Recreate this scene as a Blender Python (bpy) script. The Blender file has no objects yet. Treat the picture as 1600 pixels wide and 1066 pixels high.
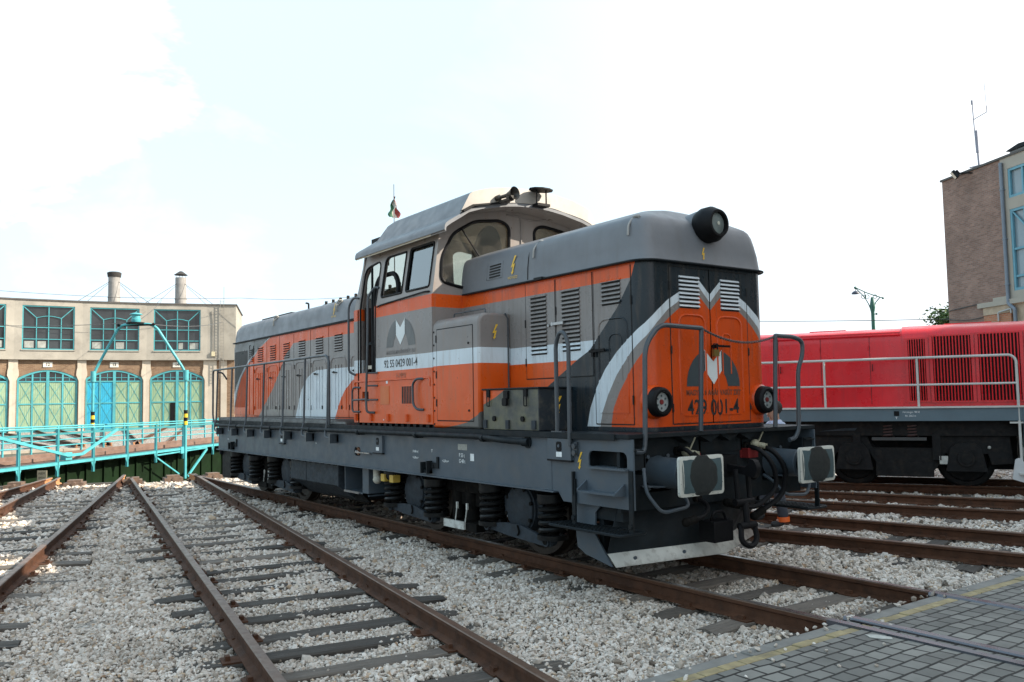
import bpy, math, random
import numpy as np
from mathutils import Vector, Matrix
from mathutils.geometry import tessellate_polygon
S = bpy.context.scene
COL = S.collection
rng = random.Random(11)
PI = math.pi
def V(*a): return Vector(a)
def rad(a): return math.radians(a)

# ------------------------------------------------------------------ mesh builder
class MB:
    def __init__(s): s.v=[]; s.f=[]; s.m=[]; s.s=[]
    def add(s, vs, fs, mi=0, sm=False):
        o=len(s.v); s.v.extend([tuple(p) for p in vs])
        for f in fs: s.f.append(tuple(o+i for i in f)); s.m.append(mi); s.s.append(sm)
        return s
    def box(s,x0,x1,y0,y1,z0,z1,mi=0):
        vs=[(x,y,z) for z in (z0,z1) for y in (y0,y1) for x in (x0,x1)]
        return s.add(vs,[(0,2,3,1),(4,5,7,6),(0,1,5,4),(2,6,7,3),(0,4,6,2),(1,3,7,5)],mi)
    def obox(s,c,a,b,d,mi=0):
        c=Vector(c);a=Vector(a);b=Vector(b);d=Vector(d)
        vs=[c+i*a+j*b+k*d for k in(-1,1) for j in(-1,1) for i in(-1,1)]
        return s.add(vs,[(0,2,3,1),(4,5,7,6),(0,1,5,4),(2,6,7,3),(0,4,6,2),(1,3,7,5)],mi)
    def bar(s,p,q,w,h,mi=0,up=(0,0,1)):
        p=Vector(p);q=Vector(q);d=(q-p);L=d.length
        if L<1e-6: return s
        d/=L; u=Vector(up)
        if abs(d.dot(u))>.98: u=Vector((1,0,0))
        sd=d.cross(u).normalized(); u=sd.cross(d)
        return s.obox((p+q)/2,d*L/2,sd*w/2,u*h/2,mi)
    def tube(s,pts,r,n=8,mi=0,closed=False,cap=True,rs=None):
        pts=[Vector(p) for p in pts]; k=len(pts); vs=[]; 
        ref=None
        for i,p in enumerate(pts):
            a=pts[(i-1)%k] if (closed or i>0) else p
            b=pts[(i+1)%k] if (closed or i<k-1) else p
            t=(b-a)
            if t.length<1e-9: t=Vector((0,0,1))
            t.normalize()
            if ref is None:
                ref=Vector((0,0,1)) if abs(t.z)<.9 else Vector((1,0,0))
            x=(ref-t*ref.dot(t)); x.normalize(); y=t.cross(x); ref=x
            rr=rs[i] if rs else r
            for j in range(n):
                an=2*PI*j/n; vs.append(p+x*math.cos(an)*rr+y*math.sin(an)*rr)
        fs=[]
        for i in range(k if closed else k-1):
            for j in range(n):
                a=i*n+j;b=i*n+(j+1)%n;c=((i+1)%k)*n+(j+1)%n;d=((i+1)%k)*n+j
                fs.append((a,b,c,d))
        s.add(vs,fs,mi,True)
        if cap and not closed:
            o=len(s.v)-len(vs)
            s.f.append(tuple(o+j for j in reversed(range(n))));s.m.append(mi);s.s.append(False)
            s.f.append(tuple(o+(k-1)*n+j for j in range(n)));s.m.append(mi);s.s.append(False)
        return s
    def lathe(s,o,ax,prof,n=24,mi=0,sm=True):
        o=Vector(o);ax=Vector(ax).normalized()
        ref=Vector((0,0,1)) if abs(ax.z)<.9 else Vector((1,0,0))
        x=(ref-ax*ref.dot(ax)).normalized(); y=ax.cross(x)
        # split where profile has repeated points (sharp) -> simple: each segment own ring pair
        for (t0,r0),(t1,r1) in zip(prof[:-1],prof[1:]):
            vs=[];fs=[]
            for j in range(n):
                a=2*PI*j/n; d=x*math.cos(a)+y*math.sin(a)
                vs.append(o+ax*t0+d*r0); vs.append(o+ax*t1+d*r1)
            for j in range(n):
                k=(j+1)%n
                if r0<1e-6: fs.append((2*j,2*k+1,2*j+1))
                elif r1<1e-6: fs.append((2*j,2*k,2*j+1))
                else: fs.append((2*j,2*k,2*k+1,2*j+1))
            s.add(vs,fs,mi,sm)
        return s
    def cyl(s,p,q,r,n=16,mi=0,r2=None):
        p=Vector(p);q=Vector(q);L=(q-p).length
        return s.lathe(p,q-p,[(0,0),(0,r),(L,r if r2 is None else r2),(L,0)],n,mi)
    def prism(s,pl,poly,a,b,mi=0,sm=False):
        f={'xz':lambda u,w,t:(u,t,w),'yz':lambda u,w,t:(t,u,w),'xy':lambda u,w,t:(u,w,t)}[pl]
        n=len(poly); vs=[f(u,w,a) for u,w in poly]+[f(u,w,b) for u,w in poly]
        fs=[tuple(range(n)),tuple(reversed(range(n,2*n)))]
        s.add(vs,fs,mi,False)
        s.add(vs,[(i,(i+1)%n,n+(i+1)%n,n+i) for i in range(n)],mi,sm)
        return s
    def panel(s,pl,outer,holes,a,b,mi=0):
        """flat plate with holes"""
        f={'xz':lambda u,w,t:(u,t,w),'yz':lambda u,w,t:(t,u,w),'xy':lambda u,w,t:(u,w,t)}[pl]
        loops=[outer]+holes; flat=[p for l in loops for p in l]
        tri=tessellate_polygon([[Vector((u,w,0)) for u,w in l] for l in loops])
        vs=[f(u,w,a) for u,w in flat]+[f(u,w,b) for u,w in flat]; n=len(flat)
        s.add(vs,[tuple(t) for t in tri]+[tuple(n+i for i in reversed(t)) for t in tri],mi)
        o=0; fs=[]
        for l in loops:
            k=len(l)
            for i in range(k): fs.append((o+i,o+(i+1)%k,n+o+(i+1)%k,n+o+i))
            o+=k
        s.add(vs,fs,mi)
        return s
    def sphere(s,c,r,n=10,mi=0,sc=(1,1,1)):
        vs=[];fs=[];c=Vector(c)
        for i in range(n+1):
            th=PI*i/n
            for j in range(2*n):
                ph=PI*j/n; vs.append(c+Vector((r*sc[0]*math.sin(th)*math.cos(ph),r*sc[1]*math.sin(th)*math.sin(ph),r*sc[2]*math.cos(th))))
        for i in range(n):
            for j in range(2*n):
                k=(j+1)%(2*n); fs.append((i*2*n+j,(i+1)*2*n+j,(i+1)*2*n+k,i*2*n+k))
        return s.add(vs,fs,mi,True)
    def coil(s,c,R,r,turns,h,mi=0,n=7,seg=18):
        pts=[]
        N=int(turns*seg)
        for i in range(N+1):
            a=2*PI*i/seg; pts.append((c[0]+R*math.cos(a),c[1]+R*math.sin(a),c[2]+h*i/N))
        return s.tube(pts,r,n,mi)
    def mesh(s,name,mats):
        me=bpy.data.meshes.new(name)
        me.from_pydata(s.v,[],s.f)
        for m in mats: me.materials.append(m)
        me.polygons.foreach_set('material_index',s.m)
        me.polygons.foreach_set('use_smooth',s.s)
        me.update()
        import bmesh
        bm=bmesh.new(); bm.from_mesh(me)
        bmesh.ops.remove_doubles(bm,verts=bm.verts,dist=1e-5)
        bmesh.ops.recalc_face_normals(bm,faces=bm.faces)
        bm.to_mesh(me); bm.free()
        return me
    def build(s,name,mats,parent=None,label=None,bevel=0,auto=True):
        if not isinstance(mats,(list,tuple)): mats=[mats]
        me=s.mesh(name,mats)
        o=bpy.data.objects.new(name,me); COL.objects.link(o)
        put(o,parent)
        if label: o['label']=label
        if auto and any(s.s):
            me.set_sharp_from_angle(angle=rad(38))
        if bevel:
            b=o.modifiers.new('edge','BEVEL'); b.width=bevel; b.segments=2; b.limit_method='ANGLE'; b.angle_limit=rad(40)
            b.harden_normals=False
        return o
def put(o,parent):
    if parent is None: return
    o.parent=parent
    # parts are modelled in the coordinates of their thing's root
    if parent.get('_w'): o.location=-Vector(parent.location)
def empty(name,loc=(0,0,0),rz=0,world=False):
    o=bpy.data.objects.new(name,None); o.empty_display_size=.3; COL.objects.link(o)
    o.location=loc; o.rotation_euler=(0,0,rz)
    if world: o['_w']=1
    return o
def tag(o,label=None,cat=None,group=None,kind=None):
    if label: o['label']=label
    if cat: o['category']=cat
    if group: o['group']=group
    if kind: o['kind']=kind
    return o
def fillet(pts,r,k=5,closed=False):
    pts=[Vector(p) for p in pts]; n=len(pts); out=[]
    for i,p in enumerate(pts):
        if not closed and i in(0,n-1): out.append(p); continue
        a=pts[i-1]-p; b=pts[(i+1)%n]-p
        rr=min(r,a.length*.49,b.length*.49)
        A=p+a.normalized()*rr; B=p+b.normalized()*rr
        for j in range(k+1):
            t=j/k; out.append(A*(1-t)**2+p*2*t*(1-t)+B*t*t)
    return out
def rrect(x0,x1,y0,y1,r,k=5):
    if not isinstance(r,(list,tuple)): r=[r]*4
    P=[(x0,y0),(x1,y0),(x1,y1),(x0,y1)]; out=[]
    for i in range(4):
        p=Vector(P[i]);a=Vector(P[i-1])-p;b=Vector(P[(i+1)%4])-p
        rr=min(r[i],a.length*.49,b.length*.49)
        if rr<1e-4: out.append(tuple(p)); continue
        A=p+a.normalized()*rr;B=p+b.normalized()*rr
        for j in range(k+1):
            t=j/k; q=A*(1-t)**2+p*2*t*(1-t)+B*t*t; out.append(tuple(q))
    return out
def rpoly(pts,r,k=4):
    return [(q.x,q.y) for q in fillet([(p[0],p[1],0) for p in pts],r,k,True)]
def text_mesh(txt,size,xs=1.0,align='CENTER',bold=0.0):
    cu=bpy.data.curves.new('t','FONT'); cu.body=txt; cu.size=size; cu.align_x=align; cu.align_y='CENTER'
    cu.offset=bold; cu.resolution_u=3
    o=bpy.data.objects.new('t',cu); COL.objects.link(o)
    dg=bpy.context.evaluated_depsgraph_get()
    me=bpy.data.meshes.new_from_object(o.evaluated_get(dg))
    vs=[(v.co.x*xs,v.co.y) for v in me.vertices]; fs=[tuple(p.vertices) for p in me.polygons]
    bpy.data.objects.remove(o); bpy.data.curves.remove(cu); bpy.data.meshes.remove(me)
    return vs,fs
def text_on(mb,txt,size,o,ux,uy,mi=0,xs=1.0,align='CENTER',bold=0.0):
    vs,fs=text_mesh(txt,size,xs,align,bold)
    o=Vector(o);ux=Vector(ux);uy=Vector(uy)
    mb.add([o+ux*a+uy*b for a,b in vs],fs,mi)

# ------------------------------------------------------------------ materials
class NT:
    def __init__(s,nt): s.nt=nt; s.nodes=nt.nodes; s.links=nt.links
    def node(s,t,**k):
        n=s.nodes.new(t)
        for a,b in k.items(): setattr(n,a,b)
        return n
    def link(s,a,b): s.links.new(a,b)
    def set(s,sock,v):
        if isinstance(v,bpy.types.NodeSocket): s.links.new(v,sock)
        else: sock.default_value=v
    def m(s,op,a,b=0.0,c=0.0,clamp=False):
        n=s.node('ShaderNodeMath',operation=op); n.use_clamp=clamp
        s.set(n.inputs[0],a); s.set(n.inputs[1],b)
        if len(n.inputs)>2: s.set(n.inputs[2],c)
        return n.outputs[0]
    def lt(s,a,b): return s.m('LESS_THAN',a,b)
    def gt(s,a,b): return s.m('GREATER_THAN',a,b)
    def mul(s,a,b): return s.m('MULTIPLY',a,b)
    def add(s,a,b): return s.m('ADD',a,b)
    def sub(s,a,b): return s.m('SUBTRACT',a,b)
    def mix(s,f,a,b,blend='MIX'):
        n=s.node('ShaderNodeMix',data_type='RGBA',blend_type=blend)
        s.set(n.inputs[0],f)
        for k,v in((6,a),(7,b)):
            if isinstance(v,(tuple,list)): v=(*v[:3],1)
            s.set(n.inputs[k],v)
        return n.outputs[2]
    def noise(s,vec,scale,detail=3,rough=.55,dist=0):
        n=s.node('ShaderNodeTexNoise'); s.link(vec,n.inputs['Vector']); n.inputs['Scale'].default_value=scale
        n.inputs['Detail'].default_value=detail; n.inputs['Roughness'].default_value=rough; n.inputs['Distortion'].default_value=dist
        return n.outputs[0]
    def ramp(s,f,stops,interp='LINEAR'):
        n=s.node('ShaderNodeValToRGB'); s.link(f,n.inputs[0]); cr=n.color_ramp; cr.interpolation=interp
        cr.elements[0].position=stops[0][0]; cr.elements[1].position=stops[-1][0]
        for p,c in stops[1:-1]: cr.elements.new(p)
        for e,(p,c) in zip(cr.elements,stops):
            c=c if isinstance(c,(tuple,list)) else (c,c,c); e.color=(*c[:3],1)
        return n.outputs[0]
    def mapr(s,v,a,b,c,d):
        n=s.node('ShaderNodeMapRange'); s.set(n.inputs[0],v)
        for i,x in enumerate((a,b,c,d)): n.inputs[i+1].default_value=x
        return n.outputs[0]
    def vscale(s,vec,sc):
        n=s.node('ShaderNodeVectorMath',operation='MULTIPLY'); s.link(vec,n.inputs[0]); n.inputs[1].default_value=sc; return n.outputs[0]
    def curve(s,t,pts):
        x0,x1=pts[0][0],pts[-1][0]; ys=[p[1] for p in pts]; y0,y1=min(ys),max(ys)
        n=s.node('ShaderNodeFloatCurve'); tt=s.mapr(t,x0,x1,0,1); s.link(tt,n.inputs['Value'])
        c=n.mapping.curves[0]
        q=[((x-x0)/(x1-x0),(y-y0)/(y1-y0)) for x,y in pts]
        c.points[0].location=q[0]; c.points[1].location=q[-1]
        for p in q[1:-1]: c.points.new(*p)
        for p in c.points: p.handle_type='VECTOR'
        n.mapping.update()
        return s.mapr(n.outputs[0],0,1,y0,y1)
def newmat(name):
    m=bpy.data.materials.new(name); m.use_nodes=True
    nt=NT(m.node_tree); b=m.node_tree.nodes['Principled BSDF']
    return m,nt,b
def objco(t): 
    n=t.node('ShaderNodeTexCoord'); return n.outputs['Object']
def bump(t,b,h,strength=.3,dist=.01):
    n=t.node('ShaderNodeBump'); n.inputs['Strength'].default_value=strength; n.inputs['Distance'].default_value=dist
    t.link(h,n.inputs['Height']); t.link(n.outputs[0],b.inputs['Normal'])
def finish(t,b,col,rough=.45,var=.1,scale=3,metal=0,bmp=.0,bscale=40,dirt=None,damt=.5,streak=False,co=None,spec=.5):
    co=co or objco(t)
    n1=t.noise(co,scale,4); f=t.mapr(n1,.25,.75,1-var,1+var)
    c=col if isinstance(col,bpy.types.NodeSocket) else None
    mm=t.node('ShaderNodeVectorMath',operation='SCALE')
    if c: t.link(c,mm.inputs[0])
    else: mm.inputs[0].default_value=col[:3]
    t.link(f,mm.inputs['Scale']); out=mm.outputs[0]
    if dirt:
        vec=t.vscale(co,(9,9,.8)) if streak else co
        n2=t.noise(vec,1.6 if streak else scale*1.7,6,.65)
        d=t.mapr(n2,.5,.78,0,damt)
        out=t.mix(d,out,dirt)
    t.link(out,b.inputs['Base Color'])
    r=t.mapr(t.noise(co,scale*2.3,4),.3,.7,max(.03,rough-.1),min(1,rough+.1)); t.link(r,b.inputs['Roughness'])
    b.inputs['Metallic'].default_value=metal
    b.inputs['Specular IOR Level'].default_value=spec
    if bmp: bump(t,b,t.noise(co,bscale,3),bmp,.01)
def pm(name,col,rough=.5,**k):
    m,t,b=newmat(name); finish(t,b,col,rough,**k); return m
def glass(name,tint=(.85,.93,.93),refl=.12,rough=.02):
    m,t,b=newmat(name); t.nodes.remove(b)
    out=t.nodes['Material Output']
    tr=t.node('ShaderNodeBsdfTransparent'); tr.inputs[0].default_value=(*tint,1)
    gl=t.node('ShaderNodeBsdfGlossy'); gl.inputs['Roughness'].default_value=rough
    fr=t.node('ShaderNodeFresnel'); fr.inputs[0].default_value=1.5
    f=t.m('ADD',fr.outputs[0],refl,clamp=True)
    mx=t.node('ShaderNodeMixShader'); t.link(f,mx.inputs[0]); t.link(tr.outputs[0],mx.inputs[1]); t.link(gl.outputs[0],mx.inputs[2])
    t.link(mx.outputs[0],out.inputs[0]); return m
# palette
ORANGE=(.62,.085,.009); GREY=(.215,.195,.185); WHITE=(.56,.62,.66); SLATE=(.010,.017,.023)
FRAME=(.058,.077,.096)
M={}
M['frame']=pm('frame grey paint',FRAME,.5,var=.12,scale=2.5,dirt=(.10,.09,.075),damt=.4,bmp=.06,bscale=60)
M['frame_dark']=pm('dark frame paint',(.009,.013,.016),.6,var=.3,scale=4,dirt=(.03,.024,.018),damt=.5,bmp=.1,bscale=30,spec=.2)
M['slate']=pm('slate paint',SLATE,.38,var=.15)
M['black']=pm('black rubber and paint',(.006,.006,.007),.55,var=.3,spec=.16)
M['under']=pm('oily underframe',(.007,.0065,.006),.75,var=.4,scale=8,dirt=(.03,.023,.017),damt=.6,bmp=.25,bscale=25,spec=.10)
M['spring']=pm('spring steel paint',(.006,.0065,.007),.42,var=.25,scale=9,dirt=(.025,.02,.015),damt=.5,spec=.22)
M['arm']=pm('bogie grey paint',(.030,.038,.047),.6,var=.3,scale=7,dirt=(.02,.016,.013),damt=.8,bmp=.1,bscale=50,spec=.22)
M['tyre']=pm('worn wheel steel',(.04,.029,.022),.5,var=.3,scale=9,metal=.3)
M['grey']=pm('hood grey paint',GREY,.42,var=.07,scale=1.7,dirt=(.19,.17,.15),damt=.3,streak=True,bmp=.03,bscale=12)
M['hoodtop']=pm('bluish grey hood roof paint',(.138,.145,.158),.46,var=.13,scale=2.2,dirt=(.115,.11,.105),damt=.4,streak=True,bmp=.10,bscale=5)
M['rail_tube']=pm('handrail paint',(.045,.055,.065),.4,var=.15)
M['seam']=pm('dark seam',(.01,.01,.01),.8)
M['orange']=pm('orange paint',ORANGE,.4,var=.08)
M['yellow']=pm('yellow marking paint',(.75,.45,.03),.5,var=.1)
M['white']=pm('white paint',(.56,.56,.52),.55,var=.15,scale=6,dirt=(.10,.075,.05),damt=.75)
M['white_mark']=pm('white stencil paint',(.7,.72,.72),.6,var=.12,scale=20)
M['letter']=pm('black lettering paint',(.015,.015,.016),.5)
M['steel']=pm('bare steel',(.35,.35,.35),.35,metal=.9,var=.2)
M['red']=pm('dull red paint',(.16,.012,.012),.5)
M['logo_grey']=pm('logo slate grey',(.10,.105,.105),.45)
M['logo_dark']=pm('logo dark slate',(.040,.055,.062),.42)
M['logo_text']=pm('logo caption',(.16,.145,.14),.5)
M['logo_text_front']=pm('logo caption faded',(.17,.045,.022),.5)
M['logo_white']=pm('logo white',(.62,.66,.66),.4,var=.05)
M['interior']=pm('cab interior',(.50,.47,.39),.7,var=.2,scale=3)
M['interior_dark']=pm('dark cab door interior',(.035,.02,.016),.7,var=.3)
M['glass']=glass('window glass',refl=.10)
M['glass_side']=glass('sliding window glass',tint=(.70,.84,.86),refl=.28)
M['glass_dust']=glass('dusty window glass',tint=(.86,.85,.80),refl=.04,rough=.08)
def _dust():
    m=M['glass_dust']; t=NT(m.node_tree); out=[n for n in t.nodes if n.type=='OUTPUT_MATERIAL'][0]; s=out.inputs[0].links[0].from_socket
    d=t.node('ShaderNodeBsdfDiffuse'); d.inputs[0].default_value=(.55,.50,.42,1); tr=t.node('ShaderNodeBsdfTranslucent'); tr.inputs[0].default_value=(.6,.55,.45,1)
    a=t.node('ShaderNodeAddShader'); t.link(d.outputs[0],a.inputs[0]); t.link(tr.outputs[0],a.inputs[1])
    mx=t.node('ShaderNodeMixShader'); co=objco(t); t.link(t.mapr(t.noise(co,4,4),.3,.7,.01,.06),mx.inputs[0]); t.link(s,mx.inputs[1]); t.link(a.outputs[0],mx.inputs[2]); t.link(mx.outputs[0],out.inputs[0])
_dust()

def hood_livery():
    """front hood: colour by unrolled distance round the rounded nose and by height"""
    m,t,b=newmat('front hood livery')
    co=objco(t); sp=t.node('ShaderNodeSeparateXYZ'); t.link(co,sp.inputs[0]); x,y,z=sp.outputs
    xc,yc,r=-.82,-.75,.18
    ya=t.mul(t.m('ABSOLUTE',y),-1.0)
    side=t.lt(x,xc); front=t.gt(ya,yc)
    us=t.sub(x,xc); uf=t.add(t.sub(ya,yc),r*PI/2)
    ucn=t.mul(t.m('ARCTAN2',t.sub(x,xc),t.m('MAXIMUM',t.sub(yc,ya),.0001)),r)
    U=t.add(t.mul(side,us),t.mul(t.sub(1.0,side),t.add(t.mul(front,uf),t.mul(t.sub(1.0,front),ucn))))
    z1=t.curve(U,[(-.75,1.40),(-.674,1.667),(-.564,1.877),(-.422,2.067),(-.241,2.236),(-.03,2.385),(.126,2.5),(.263,2.63),(.418,2.745),(.59,2.838),(.70,2.90),(.871,2.971),(1.03,2.83)])
    z2=t.curve(U,[(-.545,1.40),(-.472,1.637),(-.388,1.8),(-.25,2.002),(-.035,2.222),(.14,2.375),(.257,2.51),(.413,2.645),(.599,2.755),(.70,2.81),(.873,2.896),(1.03,2.745)])
    z3=t.curve(U,[(-.372,1.40),(-.306,1.667),(-.215,1.826),(-.028,2.066),(.10,2.21),(.211,2.355),(.357,2.51),(.462,2.592),(.596,2.68),(.70,2.73),(.874,2.802),(1.03,2.66)])
    dg=t.curve(z,[(1.4,-2.25),(1.55,-1.95),(1.911,-1.392),(2.187,-.856),(2.275,-.66),(2.682,-.221),(2.944,-.02),(3.16,.06)])
    c=t.mix(t.gt(z,2.967),GREY,ORANGE)
    c=t.mix(t.mul(t.gt(z,2.18),t.lt(z,2.377)),c,WHITE)
    c=t.mix(t.lt(z,2.18),c,ORANGE)
    c=t.mix(t.gt(U,dg),c,SLATE)
    inm=t.gt(U,-.745)
    c=t.mix(t.mul(inm,t.lt(z,z1)),c,WHITE)
    c=t.mix(t.mul(t.gt(U,-.543),t.lt(z,z2)),c,GREY)
    c=t.mix(t.mul(t.gt(U,-.37),t.lt(z,z3)),c,(.56,.062,.004))
    c=t.mix(t.lt(z,1.475),c,SLATE)
    c=t.mix(t.mul(t.gt(t.noise(co,24,3),.725),.65),c,(.055,.035,.022))
    finish(t,b,c,.30,spec=.32,var=.09,scale=2,co=co,dirt=(.10,.075,.055),damt=.48,streak=True,bmp=.18,bscale=3.0)
    return m
def rear_livery():
    m,t,b=newmat('rear hood livery')
    co=objco(t); sp=t.node('ShaderNodeSeparateXYZ'); t.link(co,sp.inputs[0]); x,y,z=sp.outputs
    xb=t.curve(z,[(1.4,-12.0),(1.583,-11.66),(2.058,-10.95),(2.44,-10.52),(2.668,-10.28),(2.881,-9.88),(3.15,-9.5)])
    xo=t.curve(z,[(1.4,-13.35),(1.697,-13.25),(2.034,-13.08),(2.331,-12.83),(2.6,-12.4),(2.75,-12.05),(2.905,-11.72),(3.06,-11.15),(3.15,-10.9)])
    xw=t.curve(z,[(1.4,-13.55),(1.8,-13.42),(2.134,-13.2),(2.364,-12.93),(2.522,-12.68),(2.68,-12.36),(2.808,-12.02),(3.15,-11.0)])
    cw=t.curve(z,[(1.4,-9.85),(1.574,-9.73),(1.972,-9.5),(2.1,-9.37),(2.219,-9.2),(2.30,-8.98),(2.343,-8.75)])
    cd=t.curve(z,[(1.4,-8.1),(1.568,-7.955),(1.788,-7.80),(1.966,-7.61),(2.124,-7.31),(2.22,-6.9)])
    c=t.mix(t.gt(z,2.89),GREY,ORANGE)
    c=t.mix(t.lt(x,xb),c,ORANGE)
    wm=t.mul(t.mul(t.lt(z,2.343),t.gt(x,cw)),1.0)
    c=t.mix(wm,c,WHITE)
    c=t.mix(t.mul(t.gt(x,cd),t.lt(z,2.2)),c,ORANGE)
    c=t.mix(t.lt(x,xo),c,GREY)
    c=t.mix(t.lt(x,t.sub(xo,.06)),c,WHITE)
    c=t.mix(t.lt(x,xw),c,(.07,.075,.075))
    c=t.mix(t.lt(z,1.47),c,SLATE)
    c=t.mix(t.mul(t.gt(t.noise(co,24,3),.725),.65),c,(.055,.035,.022))
    finish(t,b,c,.34,spec=.35,var=.10,scale=2,co=co,dirt=(.13,.10,.085),damt=.52,streak=True,bmp=.2,bscale=3.5)
    return m
def cab_livery():
    m,t,b=newmat('cab livery')
    co=objco(t); sp=t.node('ShaderNodeSeparateXYZ'); t.link(co,sp.inputs[0]); x,y,z=sp.outputs
    c=t.mix(t.gt(z,2.965),GREY,ORANGE)
    c=t.mix(t.gt(z,3.135),c,(.25,.225,.21))
    c=t.mix(t.mul(t.gt(z,2.195),t.lt(z,2.385)),c,WHITE)
    c=t.mix(t.lt(z,2.195),c,ORANGE)
    c=t.mix(t.mul(t.gt(t.noise(co,24,3),.725),.65),c,(.055,.035,.022))
    finish(t,b,c,.33,spec=.35,var=.08,scale=1.6,co=co,dirt=(.22,.15,.11),damt=.42,streak=True,bmp=.25,bscale=2.8)
    return m
def box_livery():
    m,t,b=newmat('cabinet livery')
    co=objco(t); sp=t.node('ShaderNodeSeparateXYZ'); t.link(co,sp.inputs[0]); x,y,z=sp.outputs
    c=t.mix(t.gt(z,2.39),ORANGE,GREY)
    c=t.mix(t.mul(t.gt(z,2.205),t.lt(z,2.39)),c,WHITE)
    dz=t.curve(x,[(-4.1,1.40),(-3.45,1.47),(-3.2,1.51),(-2.97,1.60),(-2.85,1.72),(-2.7,1.85)])
    c=t.mix(t.lt(z,dz),c,(.10,.10,.095))
    c=t.mix(t.mul(t.gt(t.noise(co,24,3),.725),.65),c,(.055,.035,.022))
    finish(t,b,c,.36,spec=.3,var=.1,scale=2.6,co=co,dirt=(.25,.15,.09),damt=.45,streak=True,bmp=.2,bscale=3)
    return m
def tool_livery():
    m,t,b=newmat('toolbox livery')
    co=objco(t); sp=t.node('ShaderNodeSeparateXYZ'); t.link(co,sp.inputs[0]); x,y,z=sp.outputs
    dz=t.curve(x,[(-2.9,1.70),(-2.84,1.72),(-2.6,1.80),(-2.38,1.90),(-2.2,2.0)])
    g=t.mix(t.mapr(t.noise(co,5,4),.42,.62,0,1),(.055,.06,.055),(.10,.097,.06))
    c=t.mix(t.mul(t.gt(z,dz),t.lt(x,-2.3)),g,ORANGE)
    c=t.mix(t.gt(x,-1.812),c,SLATE)
    finish(t,b,c,.5,var=.15,scale=5,co=co,dirt=(.2,.17,.12),damt=.35,bmp=.06,bscale=9)
    return m
M['hood']=hood_livery(); M['rearhood']=rear_livery(); M['cab']=cab_livery(); M['cabinet']=box_livery(); M['tool']=tool_livery()
# ================================================================== main diesel locomotive (axis X, nose towards +X, rail top z=0)
LOCO=empty('diesel_locomotive',(-6.7,0,0),world=True)
tag(LOCO,'orange, grey and white diesel locomotive with rounded nose and raised cab','locomotive')
HW=.93
def part(mb,name,mats,parent=LOCO,**k): return mb.build(name,mats,parent,**k)
def mir(f):
    for s in(-1,1): f(s)
# ---- frame
f=MB()
for s in(-1,1):
    a,b=(s*1.36,s*1.38)
    rec=rrect(-1.02,-.48,1.115,1.265,[.015,.015,.07,.07])
    outer=[(-12.97,.83),(-1.50,.83),(-1.42,.74),(-.40,.74),(-.40,1.385),(-12.97,1.385)]
    hole=rrect(-6.30,-6.10,.985,1.115,.05)
    f.panel('xz',outer,[rec,hole],min(a,b),max(a,b))
    f.box(-12.97,-1.52,min(s*1.30,s*1.43),max(s*1.30,s*1.43),.822,.838)
    # recess pocket behind the step opening and the socket
    f.box(-1.3,-.64,min(s*1.20,s*1.21),max(s*1.20,s*1.21),.95,1.30,1); f.box(-1.10,-.40,min(s*1.22,s*1.37),max(s*1.22,s*1.37),1.275,1.285,1); f.box(-.46,-.43,min(s*1.2,s*1.37),max(s*1.2,s*1.37),1.1,1.3,1); f.box(-1.10,-1.06,min(s*1.2,s*1.37),max(s*1.2,s*1.37),1.1,1.3,1); f.box(-.66,-.43,min(s*1.19,s*1.215),max(s*1.19,s*1.215),1.05,1.3,1)
    f.box(-6.34,-6.06,min(s*1.25,s*1.26),max(s*1.25,s*1.26),.95,1.15,1)
    f.box(-1.0,-.46,min(s*1.22,s*1.43),max(s*1.22,s*1.43),1.095,1.113)     # upper step tread
    f.box(-1.06,-.52,min(s*1.38,s*1.50),max(s*1.38,s*1.50),.868,.886)     # lower step tread
    for x in(-1.06,-.52): f.prism('yz',[(s*1.38,.86),(s*1.50,.868),(s*1.50,.90),(s*1.38,.98)],x-.008,x+.008)
    f.box(-1.62,-1.60,min(s*1.38,s*1.384),max(s*1.38,s*1.384),.845,1.38,0)
f.box(-.64,-.60,-1.36,1.36,.70,1.385,1)            # headstock
f.box(-12.97,-12.93,-1.36,1.36,.72,1.385,1)
f.box(-12.9,-.66,-1.28,1.28,1.30,1.38,1)
f.box(-.64,-.585,-1.30,1.30,1.20,1.38,1)
for y in(-.55,-.25,.05,.35): f.prism('yz',[(y-.15,1.385),(y+.15,1.385),(y,1.315)],-.60,-.47,1)
FRAME_=part(f,'frame',[M['frame'],M['frame_dark']],bevel=.004)
# deck
d=MB()
d.box(-13.32,-.42,-1.41,1.41,1.39,1.43); 
d.box(-13.0,-.6,-1.425,-1.41,1.372,1.434); d.box(-13.0,-.6,1.41,1.425,1.372,1.434)
part(d,'running_plate',M['frame_dark'],bevel=.004)
d=MB(); d.box(-12.95,-7.0,-1.36,-.98,1.432,1.50); d.box(-12.95,-6.6,-1.385,-1.36,1.44,1.475)
for i in range(40): d.box(-12.9+i*.15,-12.88+i*.15,-1.362,-.98,1.50,1.504)
part(d,'walkway_board',pm('worn walkway boards',(.15,.152,.148),.75,var=.3,scale=6,dirt=(.06,.055,.05),damt=.6),bevel=.003)
# cable pipe along the side
d=MB(); d.tube(fillet([(-12.9,-1.47,1.34),(-2.75,-1.47,1.355),(-2.35,-1.47,1.325),(-1.98,-1.40,1.315)],.2,6),.032,10)
d.cyl((-2.0,-1.38,1.315),(-2.0,-1.395,1.315),.065,14); d.cyl((-2.06,-1.405,1.315),(-1.97,-1.395,1.315),.045)
for x in(-11.5,-9.6,-7.8,-6.0,-4.3,-2.76): d.cyl((x,-1.47,1.34),(x+.05,-1.47,1.34),.042); d.box(x,x+.05,-1.47,-1.38,1.30,1.33)
part(d,'cable_conduit',M['frame_dark'])
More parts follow.
